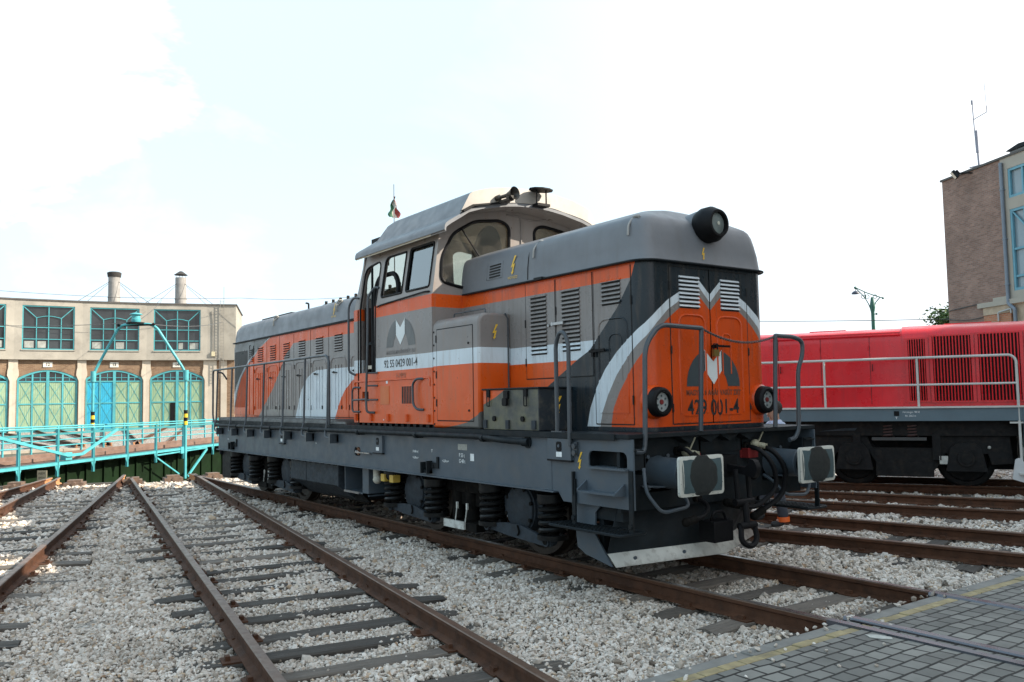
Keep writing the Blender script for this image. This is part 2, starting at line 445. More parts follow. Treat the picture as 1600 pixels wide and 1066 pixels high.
# lifting brackets
for x in(-4.03,-11.9):
    d=MB(); d.box(x-.17,x-.15,-1.46,-1.38,.86,1.0); d.box(x-.02,x+.0,-1.46,-1.38,.86,1.02); d.box(x-.17,x+.17,-1.40,-1.38,.93,1.0); d.box(x+.13,x+.17,-1.40,-1.38,1.0,1.075); d.box(x-.15,x,-1.42,-1.38,.86,.9)
    d.cyl((x+.05,-1.39,.95),(x+.05,-1.41,.95),.025)
    part(d,'lifting_bracket',M['frame_dark'])
# small boxes on the frame side
for x0,x1,z0,z1 in((-1.62,-1.25,1.14,1.37),(-5.62,-5.34,1.045,1.30),(-9.30,-9.08,1.06,1.29)):
    d=MB(); d.box(x0,x1,-1.415,-1.38,z0,z1); d.box(x0-.008,x1+.008,-1.42,-1.38,z0,z0+.018,1)
    cx=(x0+x1)/2
    d.prism('xz',rrect(cx-.045,cx+.045,z1-.13,z1-.03,.03),-1.417,-1.414,1); d.cyl((cx,-1.416,z1-.075),(cx,-1.424,z1-.075),.016,10,0)
    d.box(cx-.045,cx+.045,-1.4175,-1.414,z0+.045,z0+.095,2)
    part(d,'frame_box',[M['frame'],M['black'],M['white_mark']],bevel=.003)
d=MB(); d.box(-6.16,-5.70,-1.44,-1.40,1.035,1.05); d.cyl((-6.25,-1.37,1.05),(-6.12,-1.42,1.045),.022,10); d.cyl((-6.24,-1.31,1.05),(-6.24,-1.35,1.05),.06,12,1)
part(d,'brake_handle',[M['steel'],pm('rusty socket',(.16,.07,.035),.8,var=.4,scale=20)])
# ---- hood (front): U shaped wall with rounded nose corners
def hood_outline(x_back,xf,hw,r,n=8):
    p=[(x_back,-hw)]
    for i in range(n+1):
        a=-PI/2+PI/2*i/n; p.append((xf-r+r*math.cos(a),-hw+r+r*math.sin(a)))
    for i in range(n+1):
        a=PI/2*i/n; p.append((xf-r+r*math.cos(a),hw-r+r*math.sin(a)))
    p.append((x_back,hw)); return p
def wall(mb,pl,z0,z1,mi=0,sm=True):
    n=len(pl); vs=[(x,y,z0) for x,y in pl]+[(x,y,z1) for x,y in pl]
    mb.add(vs,[(i,i+1,n+i+1,n+i) for i in range(n-1)],mi,sm)
def loft_roof(mb,xb,xf,hw,prof,rf=.2,mi=0):
    """prof: (inset, frontinset, z)"""
    rows=[]
    for ins,fi,z in prof:
        h=max(hw-ins,.0); r=min(rf,h*.9)
        o=hood_outline(xb,xf-fi,max(h,.001),max(r,.0005),8); rows.append([(x,y,z) for x,y in o])
    n=len(rows[0]); vs=[p for r in rows for p in r]; fs=[]
    for k in range(len(rows)-1):
        for i in range(n-1): fs.append((k*n+i,k*n+i+1,(k+1)*n+i+1,(k+1)*n+i))
        fs.append(((k+1)*n-1,k*n,(k+1)*n,(k+2)*n-1))   # back closure
    mb.add(vs,fs,mi,True)
h=MB(); wall(h,hood_outline(-4.0,-.64,HW,.18),1.432,3.14)
HOOD=part(h,'front_hood',M['hood'])
RP=[(-.012,-.012,3.135),(0,0,3.16),(.006,.02,3.3),(.02,.045,3.42),(.034,.065,3.505),(.055,.09,3.565),(.085,.115,3.597),(.13,.145,3.618),(.21,.20,3.652),(.43,.32,3.732),(.68,.46,3.79),(.929,.66,3.815)]
h=MB(); loft_roof(h,-4.0,-.63,HW,RP,.17)
ROOF=part(h,'hood_roof',M['hoodtop'])
# gutter
def off_outline(xb,xf,hw,r,d): return hood_outline(xb,xf+d,hw+d,r+d,8)
g=MB(); g.tube([(x,y,3.128) for x,y in off_outline(-3.9,-.64,HW,.18,.05)],.011,8)
o1=off_outline(-3.9,-.64,HW,.18,-.01);o2=off_outline(-3.9,-.64,HW,.18,.05); n=len(o1)
g.add([(x,y,3.122) for x,y in o1]+[(x,y,3.116) for x,y in o2],[(i,i+1,n+i+1,n+i) for i in range(n-1)])
g.box(-2.35,-2.2,-1.0,-.93,3.12,3.15)
part(g,'rain_gutter',M['frame_dark'],parent=HOOD)
# seams, doors, stamped arches, louvres on the near side and the nose
def arch_bead(mb,x0,x1,z0,z1,y,r=.012,mi=0,front=None):
    pts=[(x0,z0),(x0,z1),(x1,z1),(x1,z0)]
    P3=[((u,y,w) if front is None else (front,u,w)) for u,w in pts]
    mb.tube(fillet(P3,min(.12,abs(x1-x0)*.45),6),r,8,mi)
def louvre(parent,x0,x1,z0,z1,nl,y=-HW,front=None,mat=None):
    m=MB(); h_=(z1-z0)/nl
    for i in range(nl):
        zb=z0+i*h_
        prof=[(0,zb+.44*h_),(-.017,zb+.40*h_),(-.019,zb+.47*h_),(-.008,zb+.86*h_),(0,zb+.98*h_)]
        if front is None: m.prism('yz',[(y+(a if y<0 else -a),b) for a,b in prof],x0,x1); m.box(x0+.004,x1-.004,y-.0015 if y<0 else y,y if y<0 else y+.0015,zb+.02*h_,zb+.43*h_,1)  # dark strips stand for the shade in the gaps under the slats
        else: 
            m.prism('xz',[(front-a,b) for a,b in prof],x0,x1); m.box(front,front+.0015,x0+.004,x1-.004,zb+.02*h_,zb+.43*h_,1)
    m_=part(m,'louvre',[mat or M['hood'],M['seam']],parent=parent)
    return m_
def seam_v(mb,x,z0,z1,y=-HW,w=.005,mi=0): mb.box(x-w,x+w,y-.0025,y+.002,z0,z1,mi)
def seam_h(mb,x0,x1,z,y=-HW,w=.005,mi=0): mb.box(x0,x1,y-.0025,y+.002,z-w,z+w,mi)
for sy in(-1,1):
    y=sy*HW
    for k,(x0,x1,z0) in enumerate(((-2.60,-2.05,2.0),(-2.03,-1.42,2.0),(-1.40,-.835,1.50))):
        dd=MB(); t=.006*sy
        dd.box(x0+.006,x1-.006,min(y,y+t),max(y,y+t),z0+.006,3.10)
        DO=part(dd,'hood_door',[M['hood']],bevel=.003)
        e=MB()
        seam_v(e,x0,z0,3.1,y+ (0 if sy>0 else 0)); seam_v(e,x1,z0,3.1,y); seam_h(e,x0,x1,z0,y)
        for zz in((z0+.15,2.6) if k==0 else (z0+.2,2.7)):
            e.cyl((x1 if k==2 else x0,y+t*1.5,zz),(x1 if k==2 else x0,y+t*1.5,zz+.09),.009,8)
        part(e,'door_seam',M['seam'],parent=DO)
        if k==0: louvre(DO,-2.50,-2.20,2.27,2.96,15,y+t)
        if k==1:
            louvre(DO,-1.93,-1.62,2.28,2.97,15,y+t)
            q=MB(); q.bar((-2.06,y+t*6,2.60),(-1.86,y+t*7,2.60),.02,.03); q.cyl((-2.06,y,2.6),(-2.06,y+t*8,2.6),.022,8); q.cyl((-2.15,y,2.59),(-2.15,y+t*5,2.59),.016,8)
            part(q,'door_handle',M['steel'],parent=DO)
        if k==2:
            louvre(DO,-1.27,-.98,2.72,2.985,6,y+t)
            q=MB(); arch_bead(q,-1.33,-.90,1.62,2.58,y+t*.6); arch_bead(q,-1.17,-.985,1.95,2.42,y+t*.6,.010); q.bar((-1.33,y+t,1.62),(-.9,y+t,1.62),.012,.012)
            part(q,'stamped_panel',M['hood'],parent=DO)
            q=MB(); q.bar((-1.44,y+t*7,2.26),(-1.20,y+t*8,2.265),.018,.028); q.cyl((-1.40,y,2.265),(-1.40,y+t*9,2.265),.02,8); q.bar((-1.39,y+t*6,2.25),(-1.39,y+t*6,2.20),.03,.03)
            part(q,'door_handle',M['black'],parent=DO)
# front doors
for sy in(-1,1):
    dd=MB(); x=-.64
    y0,y1=sorted((sy*.008,sy*.585)); dd.box(x,x+.006,y0,y1,1.505,3.08)
    DO=part(dd,'nose_door',[M['hood']],bevel=.003)
    e=MB(); e.box(x-.002,x+.0025,sy*.592-.006,sy*.592+.006,1.495,3.09); e.box(x-.002,x+.0025,y0,y1,1.492,1.502); e.box(x-.002,x+.0025,y0,y1,3.082,3.09); e.box(x-.002,x+.003,-.007,.007,1.495,3.09)
    for zz in(1.62,2.2,2.85): e.cyl((x+.008,sy*.592,zz),(x+.008,sy*.592,zz+.08),.010,8)
    part(e,'door_seam',M['seam'],parent=DO)
    q=MB(); arch_bead(q,sy*.09,sy*.48,1.60,2.60,0,.012,front=x+.006); q.bar((x+.008,sy*.14,1.58),(x+.008,sy*.43,1.58),.012,.012)
    if sy>0: arch_bead(q,.17,.30,2.0,2.42,0,.009,front=x+.006)
    part(q,'stamped_panel',M['hood'],parent=DO)
    a,b=sorted((sy*.165,sy*.46)); LV=louvre(DO,a,b,2.665,3.0,8,front=x+.006,mat=pm('louvre light paint',(.50,.54,.57),.35,var=.1))
q=MB(); q.cyl((-.63,.02,2.285),(-.57,.02,2.285),.02,8); q.bar((-.585,0,2.29),(-.575,.22,2.285),.018,.022); q.box(-.60,-.57,-.03,.05,2.18,2.25,1); q.tube([(-.585,-.02,2.25),(-.585,-.02,2.31),(-.585,.04,2.31),(-.585,.04,2.25)],.007,6)
part(q,'nose_door_lock',[M['black'],pm('brass padlock',(.25,.17,.05),.4,metal=.7)])
# chain across the nose
def chain(a,b,sag,n=60,r=.008):
    mb=MB(); a=Vector(a);b=Vector(b)
    for i in range(n):
        t=(i+.5)/n; p=a.lerp(b,t)-Vector((0,0,sag*4*t*(1-t)))
        t2=t+.3/n; p2=a.lerp(b,t2)-Vector((0,0,sag*4*t2*(1-t2))); dv=(p2-p).normalized()*.019
        side=Vector((1,0,0)) if i%2 else dv.cross(Vector((1,0,0))).normalized()
        w=side*.010
        mb.tube([p-dv,p-dv*.5+w,p+dv*.5+w,p+dv,p+dv*.5-w,p-dv*.5-w],.0038,5,closed=True)
    return mb
part(chain((-.42,-.37,2.44),(-.42,.775,2.40),.10),'safety_chain',pm('dull chain steel',(.10,.10,.10),.5,metal=.6))
# nose corner blisters
for sy in(-1,1):
    q=MB(); q.prism('xz',[(-.80,1.66),(-.72,1.70),(-.69,1.82),(-.74,1.86),(-.82,1.86)],sy*.86-.05,sy*.86+.06)
    part(q,'corner_blister',M['hood'],bevel=.02)
# lower head lights
for sy in(-1,1):
    c=(-.66,.745 if sy>0 else -.855,1.722)
    q=MB(); q.lathe(c,(1,0,0),[(0,.0),(0,.165),(.05,.165),(.075,.15)],28,1)
    q.lathe(c,(1,0,0),[(.04,.145),(.085,.15),(.14,.142),(.16,.12),(.16,.098),(.11,.092)],28,0)
    HL=part(q,'headlight',[M['black'],M['hood']])
    q=MB(); q.lathe(c,(1,0,0),[(.125,.0),(.125,.098)],24,0); q.lathe(c,(1,0,0),[(.135,0),(.134,.024),(.125,.026)],14,1)
    for k in range(6):
        a=PI/2+k*PI/3; q.cyl((c[0]+.125,c[1]+.06*math.cos(a),c[2]+.06*math.sin(a)),(c[0]+.128,c[1]+.06*math.cos(a),c[2]+.06*math.sin(a)),.011,8,2)
    part(q,'headlight_lens',[pm('frosted lamp glass',(.26,.28,.28),.25,var=.15,scale=20),M['red'],M['logo_dark']],parent=HL)
# big headlamp on the nose roof
c=(-.79,.03,3.565)
q=MB(); q.lathe(c,(1,0,0),[(-.12,.15),(.05,.17),(.08,.16)],30,1)
q.lathe(c,(1,0,0),[(.06,.0),(.06,.165),(.12,.188),(.21,.188),(.30,.142),(.30,.118),(.25,.113)],32,0)
HLAMP=part(q,'roof_headlamp',[M['black'],M['hoodtop']])
q=MB(); q.lathe(c,(1,0,0),[(.28,0),(.27,.06),(.258,.115)],28,0)
part(q,'headlamp_glass',pm('reflector glass',(.16,.19,.185),.08,var=.2,scale=9,spec=.9),parent=HLAMP)
q=MB(); q.lathe(c,(1,0,0),[(.288,0),(.286,.02)],12,0); part(q,'bulb',pm('bulb glass',(.5,.5,.42),.2),parent=HLAMP)
# yellow high-voltage flashes
def bolt(mb,o,ux,uz,s,mi=0,n=None):
    o=Vector(o);ux=Vector(ux);uz=Vector(uz)
    P=[(.10,1.0),(-.20,.36),(-.02,.42),(-.10,.10),(-.17,.12),(-.06,-.05),(.10,.16),(.02,.14),(.16,.58),(-.02,.52),(.26,1.0)]
    mb.add([o+ux*a*s+uz*b*s for a,b in P],[tuple(range(len(P)))],mi)
q=MB(); bolt(q,(-.628,-.07,3.19),(0,1,0),(-.15,0,.99),.13); part(q,'high_voltage_mark',M['yellow'])
q=MB(); bolt(q,(-2.845,-.934,3.27),(1,0,0),(0,.085,.99),.22); 
text_on(q,'VIGYÁZZ!',.045,(-2.85,-.934,3.225),(1,0,0),(0,.05,1)); 
bolt(q,(-8.05,-.930,3.26),(1,0,0),(0,.10,.99),.19); text_on(q,'VIGYÁZZ!',.045,(-8.05,-.932,3.225),(1,0,0),(0,.05,1)); part(q,'high_voltage_mark',M['yellow'])
q=MB(); bolt(q,(-1.15,-1.384,1.08),(1,0,0),(0,0,1),.165); part(q,'high_voltage_mark',M['yellow'])
# hood roof hinges and lid seams
for x in(-2.42,-.84):
    q=MB(); q.tube(fillet([(x-.02,-.93,3.40),(x-.02,-.92,3.50),(x-.03,-.86,3.575),(x,-.80,3.605),(x+.05,-.84,3.585)],.03),.011,6); q.sphere((x,-.82,3.60),.035,6,sc=(1.3,1,.6))
    part(q,'lid_hinge',pm('chalky hinge paint',(.30,.295,.28),.6))
q=MB(); 
for x in(-2.55,):
    for (a,b) in zip([(-.931,3.16),(-.925,3.3),(-.911,3.42),(-.889,3.50),(-.853,3.56)],[(-.925,3.3),(-.911,3.42),(-.889,3.50),(-.853,3.56),(-.80,3.602)]):
        q.bar((x,a[0]-.002,a[1]),(x,b[0]-.002,b[1]),.008,.008)
part(q,'lid_seam',M['seam'])
q=MB(); 
for i in range(5): q.bar((-3.35,-.927+.004*i,3.285+.035*i),(-3.12,-.927+.004*i,3.29+.035*i),.012,.016)
part(q,'roof_vent',M['seam'])
q=MB(); q.bar((-3.40,-.928,3.26),(-3.08,-.928,3.26),.006,.006); q.bar((-3.08,-.928,3.26),(-3.07,-.905,3.46),.006,.006); q.bar((-3.42,-.928,3.26),(-3.41,-.905,3.46),.006,.006); part(q,'vent_frame',M['hoodtop'])
# ---- equipment cabinet beside the hood, ahead of the cab
q=MB()
prof=[(-1.38,1.434)]+[(-1.38+.12*(1-math.cos(a)),2.68+.12*math.sin(a)) for a in [i*PI/12 for i in range(7)]]+[(-.92,2.80),(-.92,1.434)]
q.prism('yz',prof,-4.0,-2.93,0,True)
CABN=part(q,'equipment_cabinet',M['cabinet'],bevel=.03)
q=MB(); q.box(-3.88,-3.06,-1.386,-1.378,1.53,2.655); CD=part(q,'cabinet_door',M['cabinet'],parent=CABN,bevel=.003)
q=MB(); y=-1.38
for x in(-3.885,-3.055): seam_v(q,x,1.525,2.66,y,.006)
for z in(1.523,2.662): seam_h(q,-3.885,-3.055,z,y,.006)
for z in(2.45,1.65): q.cyl((-3.14,-1.386,z),(-3.14,-1.396,z),.014,8)
for z in(1.7,2.05,2.5): q.cyl((-3.89,-1.388,z),(-3.89,-1.388,z+.09),.009,6)
for i in range(8): q.cyl((-3.955,-1.38,1.48+i*.165),(-3.955,-1.388,1.48+i*.165),.012,6)
part(q,'cabinet_seam',M['seam'],parent=CABN)
q=MB(); q.tube(fillet([(-3.75,-1.2,2.80),(-3.75,-1.2,2.86),(-3.05,-1.2,2.86),(-3.05,-1.2,2.80)],.04),.010,6); q.tube([(-2.926,-.96,1.5),(-2.926,-.96,2.74),(-2.926,-1.0,2.80)],.010,6)
part(q,'cabinet_rail',M['rail_tube'],parent=CABN)
q=MB(); bolt(q,(-2.897,-1.17,2.49),(0,1,0),(0,0,1),.17); part(q,'high_voltage_mark',M['yellow'],parent=CABN)
# ---- tool box
q=MB(); q.box(-2.85,-1.80,-1.38,-.935,1.436,1.88); q.box(-2.87,-1.78,-1.395,-.935,1.88,1.90,1)
TB=part(q,'toolbox',[M['tool'],M['frame_dark']],bevel=.006)
for x in(-2.73,-2.02):
    q=MB(); q.box(x-.03,x+.03,-1.40,-1.38,1.80,1.88); q.tube(fillet([(x-.025,-1.395,1.82),(x-.025,-1.395,1.70),(x+.025,-1.395,1.70),(x+.025,-1.395,1.82)],.01,3),.006,6)
    part(q,'toolbox_latch',M['black'],parent=TB)
q=MB(); q.box(-2.41,-2.33,-1.41,-1.38,1.78,1.87); q.prism('xz',rrect(-2.41,-2.33,1.70,1.79,.03),-1.43,-1.40); part(q,'toolbox_padlock',M['black'],parent=TB)
for x in(-2.62,-2.08):
    q=MB(); q.cyl((x,-1.38,1.56),(x,-1.40,1.56),.03,10); part(q,'toolbox_knob',M['black'],parent=TB)
for x in(-2.80,-2.36,-1.88):
    q=MB(); q.box(x-.03,x+.03,-1.40,-1.38,1.45,1.545); part(q,'toolbox_hinge',M['arm'],parent=TB)
q=MB(); bolt(q,(-1.797,-1.12,1.60),(0,1,0),(0,0,1),.2); part(q,'high_voltage_mark',M['yellow'],parent=TB)
# ---- cab
ZB=3.13; TILT=.16
def tilt(me):
    for v in me.vertices:
        z=v.co.z
        if z>ZB: v.co.y-= math.copysign((min(z,4.0)-ZB)*TILT, v.co.y) if abs(v.co.y)>1.2 else 0
W_A=rrect(-4.72,-4.09,3.24,3.83,[.05,.05,.04,.05]); W_B=rrect(-5.44,-4.83,3.24,3.81,[.05,.02,.03,.10])
for sy in(-1,1):
    a,b=sorted((sy*1.34,sy*1.38)); q=MB()
    lo=[(-6.30,1.475),(-4.0,1.475),(-4.0,ZB),(-5.62,ZB),(-5.62,2.19),(-6.08,2.19),(-6.08,ZB),(-6.30,ZB)]
    q.panel('xz',lo,[rrect(-6.03,-5.82,1.78,1.92,.01)] ,a,b)
    up=[(-6.28,ZB),(-6.08,ZB)]+[(p[0],p[1]) for p in fillet([(-6.08,ZB+.01,0),(-6.08,3.74,0),(-5.58,3.80,0),(-5.58,ZB+.01,0)],.14,5)]+[(-5.58,ZB),(-4.0,ZB),(-4.0,3.96),(-6.17,3.96)]
    q.panel('xz',up,[W_A,W_B],a,b)
    CS=part(q,'cab_side',M['cab']); tilt(CS.data)
    if sy<0:
        e=MB(); yy=-1.38
        e.box(-6.03,-5.82,-1.30,-1.29,1.78,1.92); part(e,'step_pocket',M['seam'],parent=CS)
        e=MB(); e.panel('xz',rrect(-4.83,-4.50,1.72,1.99,.01),[rrect(-4.81,-4.52,1.74,1.97,.005)],-1.3852,-1.379,0); e.box(-4.81,-4.52,-1.3845,-1.379,1.74,1.97,1)
        for i in range(6): e.box(-4.765+i*.044,-4.757+i*.044,-1.3862,-1.381,1.74,1.97,0)
        part(e,'side_grille',[M['orange'],M['seam']],parent=CS)
        e=MB(); e.box(-5.44,-5.18,-1.386,-1.379,1.73,1.99); part(e,'side_hatch',pm('matt orange hatch',(.55,.13,.03),.5),parent=CS,bevel=.003)
        for x in(-6.22,-5.72,-5.20,-4.66,-4.10):
            e=MB(); e.cyl((x,-1.40,1.50),(x,-1.40,1.60),.022,8); e.box(x-.02,x+.02,-1.40,-1.38,1.50,1.60); part(e,'body_hinge',M['orange'],parent=CS)
        e=MB()
        for i in range(14): e.box(-6.25+i*.17,-6.17+i*.17,-1.36,-1.28,1.435,1.475)
        part(e,'body_mount',M['black'],parent=CS)
        e=MB(); e.tube(fillet([(-6.27,-1.385,1.96),(-6.27,-1.385,2.07),(-4.06,-1.385,2.07),(-4.06,-1.385,1.96)],.04),.012,6)
        e.tube(fillet([(-5.50,-1.40,3.11),(-5.40,-1.40,3.125),(-4.15,-1.40,3.175),(-4.05,-1.385,3.17)],.05),.012,6,1)
        part(e,'drip_rail',[M['orange'],M['black']],parent=CS)
        e=MB(); e.cyl((-5.35,-1.38,1.52),(-5.35,-1.384,1.52),.01); e.box(-5.27,-5.22,-1.384,-1.38,2.02,2.06,0); part(e,'notice_plate',M['white_mark'],parent=CS)
        e=MB(); e.box(-4.03,-3.99,-1.386,-1.34,1.475,ZB); 
        part(e,'corner_strip',M['cab'],parent=CS)
    # window frames and panes
    for nm,w in(('A',W_A),('B',W_B)):
        e=MB(); e.tube([(x,sy*1.378,z) for x,z in w],.017,8,closed=True)
        if nm=='B' : pass
        wf=part(e,'cab_window',M['black'],parent=CS); tilt(wf.data)
        e=MB()
        if nm=='A': e.panel('xz',w,[],sy*1.36-.002,sy*1.36+.002)
        else:
            e.panel('xz',rrect(-4.93,-4.83,3.25,3.80,.02),[],sy*1.33-.002,sy*1.33+.002)
        pn=part(e,'window_pane',M['glass_side' if nm=='A' else 'glass'],parent=wf); tilt(pn.data)
    # door rubber edge
    e=MB(); e.tube([(x,sy*1.378,z) for x,z in [(-6.08,2.19)]+[(p[0],p[1]) for p in fillet([(-6.08,ZB,0),(-6.08,3.74,0),(-5.58,3.80,0),(-5.58,ZB,0)],.14,5)]+[(-5.60,2.19)]],.014,6)
    ed=part(e,'door_surround',M['black'],parent=CS); tilt(ed.data)
# inside black grab frame at the open door / window
q=MB(); q.tube(fillet([(-5.80,-1.30,2.2),(-5.80,-1.27,3.40),(-5.72,-1.24,3.58),(-5.25,-1.24,3.58),(-5.12,-1.25,3.42),(-5.12,-1.27,3.2)],.14,5),.035,8)
part(q,'door_frame_tube',M['black'])
q=MB(); q.box(-6.08,-5.60,-.72,-.68,1.48,3.16); q.box(-6.1,-6.06,-1.3,-.7,1.48,3.16); q.box(-5.6,-5.56,-1.3,-.7,1.48,3.14); q.box(-6.06,-5.6,-1.32,-.7,1.48,1.50)
q.box(-5.86,-5.84,-1.31,-1.28,2.2,3.72,1); q.box(-6.06,-5.62,-1.31,-1.27,2.60,2.64,1)
part(q,'cab_door',[M['interior_dark'],M['frame_dark']])
RZ=[(0,4.37),(.25,4.36),(.5,4.33),(.85,4.26),(1.05,4.195),(1.20,4.10),(1.33,4.02),(1.385,3.98),(1.40,3.945)]
def roofz(y,d=0.0):
    y=abs(y)
    for (a,b),(c,e) in zip(RZ[:-1],RZ[1:]):
        if y<=c: return b+(e-b)*(y-a)/(c-a)+d
    return RZ[-1][1]+d
# cab front and rear walls
def arch_top(n=16,hw=1.25,ze=3.95,za=4.40):
    return [( -hw+2*hw*i/n, ze+(za-ze)*(1-abs(-1+2*i/n)**2.2)) for i in range(n+1)]
WL=rpoly([(-1.255,3.30),(-.93,3.235),(-.19,3.26),(-.16,4.12),(-.30,4.19),(-.72,4.135),(-1.06,3.94),(-1.235,3.62)],.10,5)
WR=[(-u,w) for u,w in reversed(WL)]; WR=[(u+.10,w) for u,w in WR]
WR=[(min(u,1.26),w) for u,w in WR]
for xx,nm in((-4.0,'cab_front'),(-6.15,'cab_rear')):
    q=MB(); outer=[(-1.38,1.475),(1.38,1.475),(1.38,ZB)]+[(1.25-2.5*i/20,roofz(1.25-2.5*i/20,-.03)) for i in range(21)]+[(-1.38,ZB)]
    q.panel('yz',outer,[WL,WR],xx-.02,xx+.02)
    CF=part(q,nm,M['cab'])
    for w in(WL,WR):
        q=MB(); q.tube([(xx+(.02 if xx>-5 else -.02),a,b) for a,b in w],.022,8,closed=True); wf=part(q,'cab_window',M['black'],parent=CF)
        q=MB(); q.panel('yz',w,[],xx-.002,xx+.002); part(q,'window_pane',M['glass_dust'],parent=wf)
    if xx>-5: CFRONT=CF
q=MB(); q.tube([(-3.955,-.95,4.02),(-3.955,-.80,3.83),(-3.95,-.62,3.60)],.012,6); q.tube([(-3.965,-.74,3.76),(-3.955,-.60,3.58)],.016,6,1); q.cyl((-3.99,-.60,3.57),(-3.95,-.60,3.57),.03,8)
part(q,'windscreen_wiper',[M['black'],M['steel']],parent=CFRONT)
q=MB(); q.tube(fillet([(-3.975,-.20,4.28),(-3.975,.02,4.28),(-3.975,.04,4.2),(-3.975,.03,3.65)],.05),.014,6); q.tube([(-3.975,.55,4.36),(-3.975,.45,4.28),(-3.975,.25,4.24),(-3.975,.04,4.26)],.009,6); 
for y in(-.32,-.22,-.12,-.02,.08): q.box(-3.98,-3.96,y-.025,y+.025,4.325,4.345)
part(q,'cable_conduit',pm('painted conduit',(.2,.18,.17),.5),parent=CFRONT)
# roof shell, visor and raised dome
def loft_x(mb,secs,mi=0,sm=True,caps=True):
    n=len(secs[0][1]); vs=[(x+dx if isinstance(dx,float) else x,y,z) for x,p in secs for (y,z,dx) in [(a,b,0.0) for a,b in p]]
    fs=[]
    for k in range(len(secs)-1):
        for i in range(n-1): fs.append((k*n+i,k*n+i+1,(k+1)*n+i+1,(k+1)*n+i))
    mb.add(vs,fs,mi,sm)
P=[(-y,z) for y,z in reversed(RZ)]+RZ[1:]
P=[(-1.405,3.895)]+P+[(1.405,3.895)]
PI_=[(y*.985,z-.04 if abs(y)<1.39 else z-.02) for y,z in P]
XV=-3.62
q=MB(); loft_x(q,[(-6.20,P),(XV,P)]); loft_x(q,[(-4.0,PI_),(XV,PI_)],1); loft_x(q,[(-6.20,PI_),(-4.0,PI_)],2)
n=len(P)
for xx in(XV,-6.20):
    q.add([(xx,y,z) for y,z in P]+[(xx,y,z) for y,z in PI_],[(i,i+1,n+i+1,n+i) for i in range(n-1)],0)
CROOF=part(q,'cab_roof',[M['hoodtop'],M['cab'],pm('cream cab ceiling',(.60,.55,.44),.7)])
DT=[(1.18,4.09),(1.01,4.40),(.96,4.435),(.86,4.47),(.70,4.515),(.35,4.565),(0,4.58)]
def domeprof(s,dy=0):
    L=[(-(y-dy),4.10+(z-4.10)*s) for y,z in DT]; return L+[(-y,z) for y,z in reversed(L[:-1])]
q=MB(); loft_x(q,[(-6.12,domeprof(.15,.02)),(-6.02,domeprof(.6)),(-5.90,domeprof(.93)),(-5.75,domeprof(1)),(XV-.02,domeprof(1))])
dp=domeprof(1); n=len(dp); bt=[(y*.99,roofz(y*.99,.012)) for y,z in dp]
q.add([(XV-.02,y,z) for y,z in dp]+[(XV-.005,y,z) for y,z in bt],[(i,i+1,n+i+1,n+i) for i in range(n-1)],1,False)
part(q,'roof_dome',[M['hoodtop'],pm('cream grey dome front',(.30,.275,.245),.45,var=.1,dirt=(.2,.17,.14),damt=.35)],parent=CROOF)
# black strip & horn & radio disc & flag
q=MB(); q.bar((XV,-1.14,4.155),(XV,-.98,4.245),.07,.03,0,(0,-.5,.86)); q.bar((XV,-.98,4.245),(XV,-.42,4.355),.07,.022); part(q,'visor_strip',M['black'],parent=CROOF)
hb=Vector((-3.30,-.545,4.395)); ht=Vector((-3.60,-.60,4.385)); hd=(hb-ht).normalized(); HLn=(hb-ht).length
q=MB(); q.lathe(ht,hd,[(-.03,0),(-.03,.035),(.03,.04),(.05,.022),(HLn*.5,.026),(HLn*.75,.05),(HLn-.01,.082),(HLn,.088),(HLn-.01,.078),(HLn*.6,.02),(HLn*.6,0)],22)
q.box(-3.62,-3.36,-.60,-.52,4.315,4.345); q.box(-3.42,-3.36,-.60,-.52,4.34,4.38)
HORN=part(q,'horn',pm('dark horn metal',(.035,.033,.03),.4,metal=.4,dirt=(.2,.19,.17),damt=.3),parent=CROOF)
q=MB(); cx,cy,cz=-3.52,.045,4.55
q.prism('xy',[(cx+.12*math.cos(a),cy+.185*math.sin(a)) for a in [i*PI/5+PI/10 for i in range(10)]],cz,cz+.018)
for b in(-.075,.085): q.cyl((cx,cy+b,4.36),(cx,cy+b,cz),.010,6)
q.box(cx-.09,cx+.03,cy-.08,cy+.13,4.34,4.375)
part(q,'roof_fan_cover',M['black'],parent=CROOF)
q=MB(); q.cyl((-6.55,-.56,3.7),(-6.55,-.56,5.22),.009,6)
FL=part(q,'flag_pole',M['steel'])
def flagmb():
    mb=MB(); n=14; m=9
    for st in range(3):
        vs=[];fs=[]
        for i in range(n+1):
            for j in range(4):
                v=(st+j/3)/3; z=5.02-.34*i/n
                w=.10*(i/n)**.7
                y=-.56+(v-.5)*2*w+.02*math.sin(i*.9+v*4); x=-6.55+.03*math.sin(v*9+i*.5)
                vs.append((x,y,z))
        for i in range(n):
            for j in range(3): a=i*4+j; fs.append((a,a+1,a+5,a+4))
        mb.add(vs,fs,st,True)
    return mb
part(flagmb(),'flag_cloth',[pm('flag green',(.03,.11,.06),.8),pm('flag white',(.42,.40,.37),.8),pm('flag red',(.27,.05,.045),.8)],parent=FL)
q=MB(); q.box(-6.75,-6.35,-.86,-.62,4.25,4.33); q.cyl((-6.5,-.7,3.9),(-6.5,-.7,4.3),.02); part(q,'roof_antenna',M['black'],parent=CROOF)
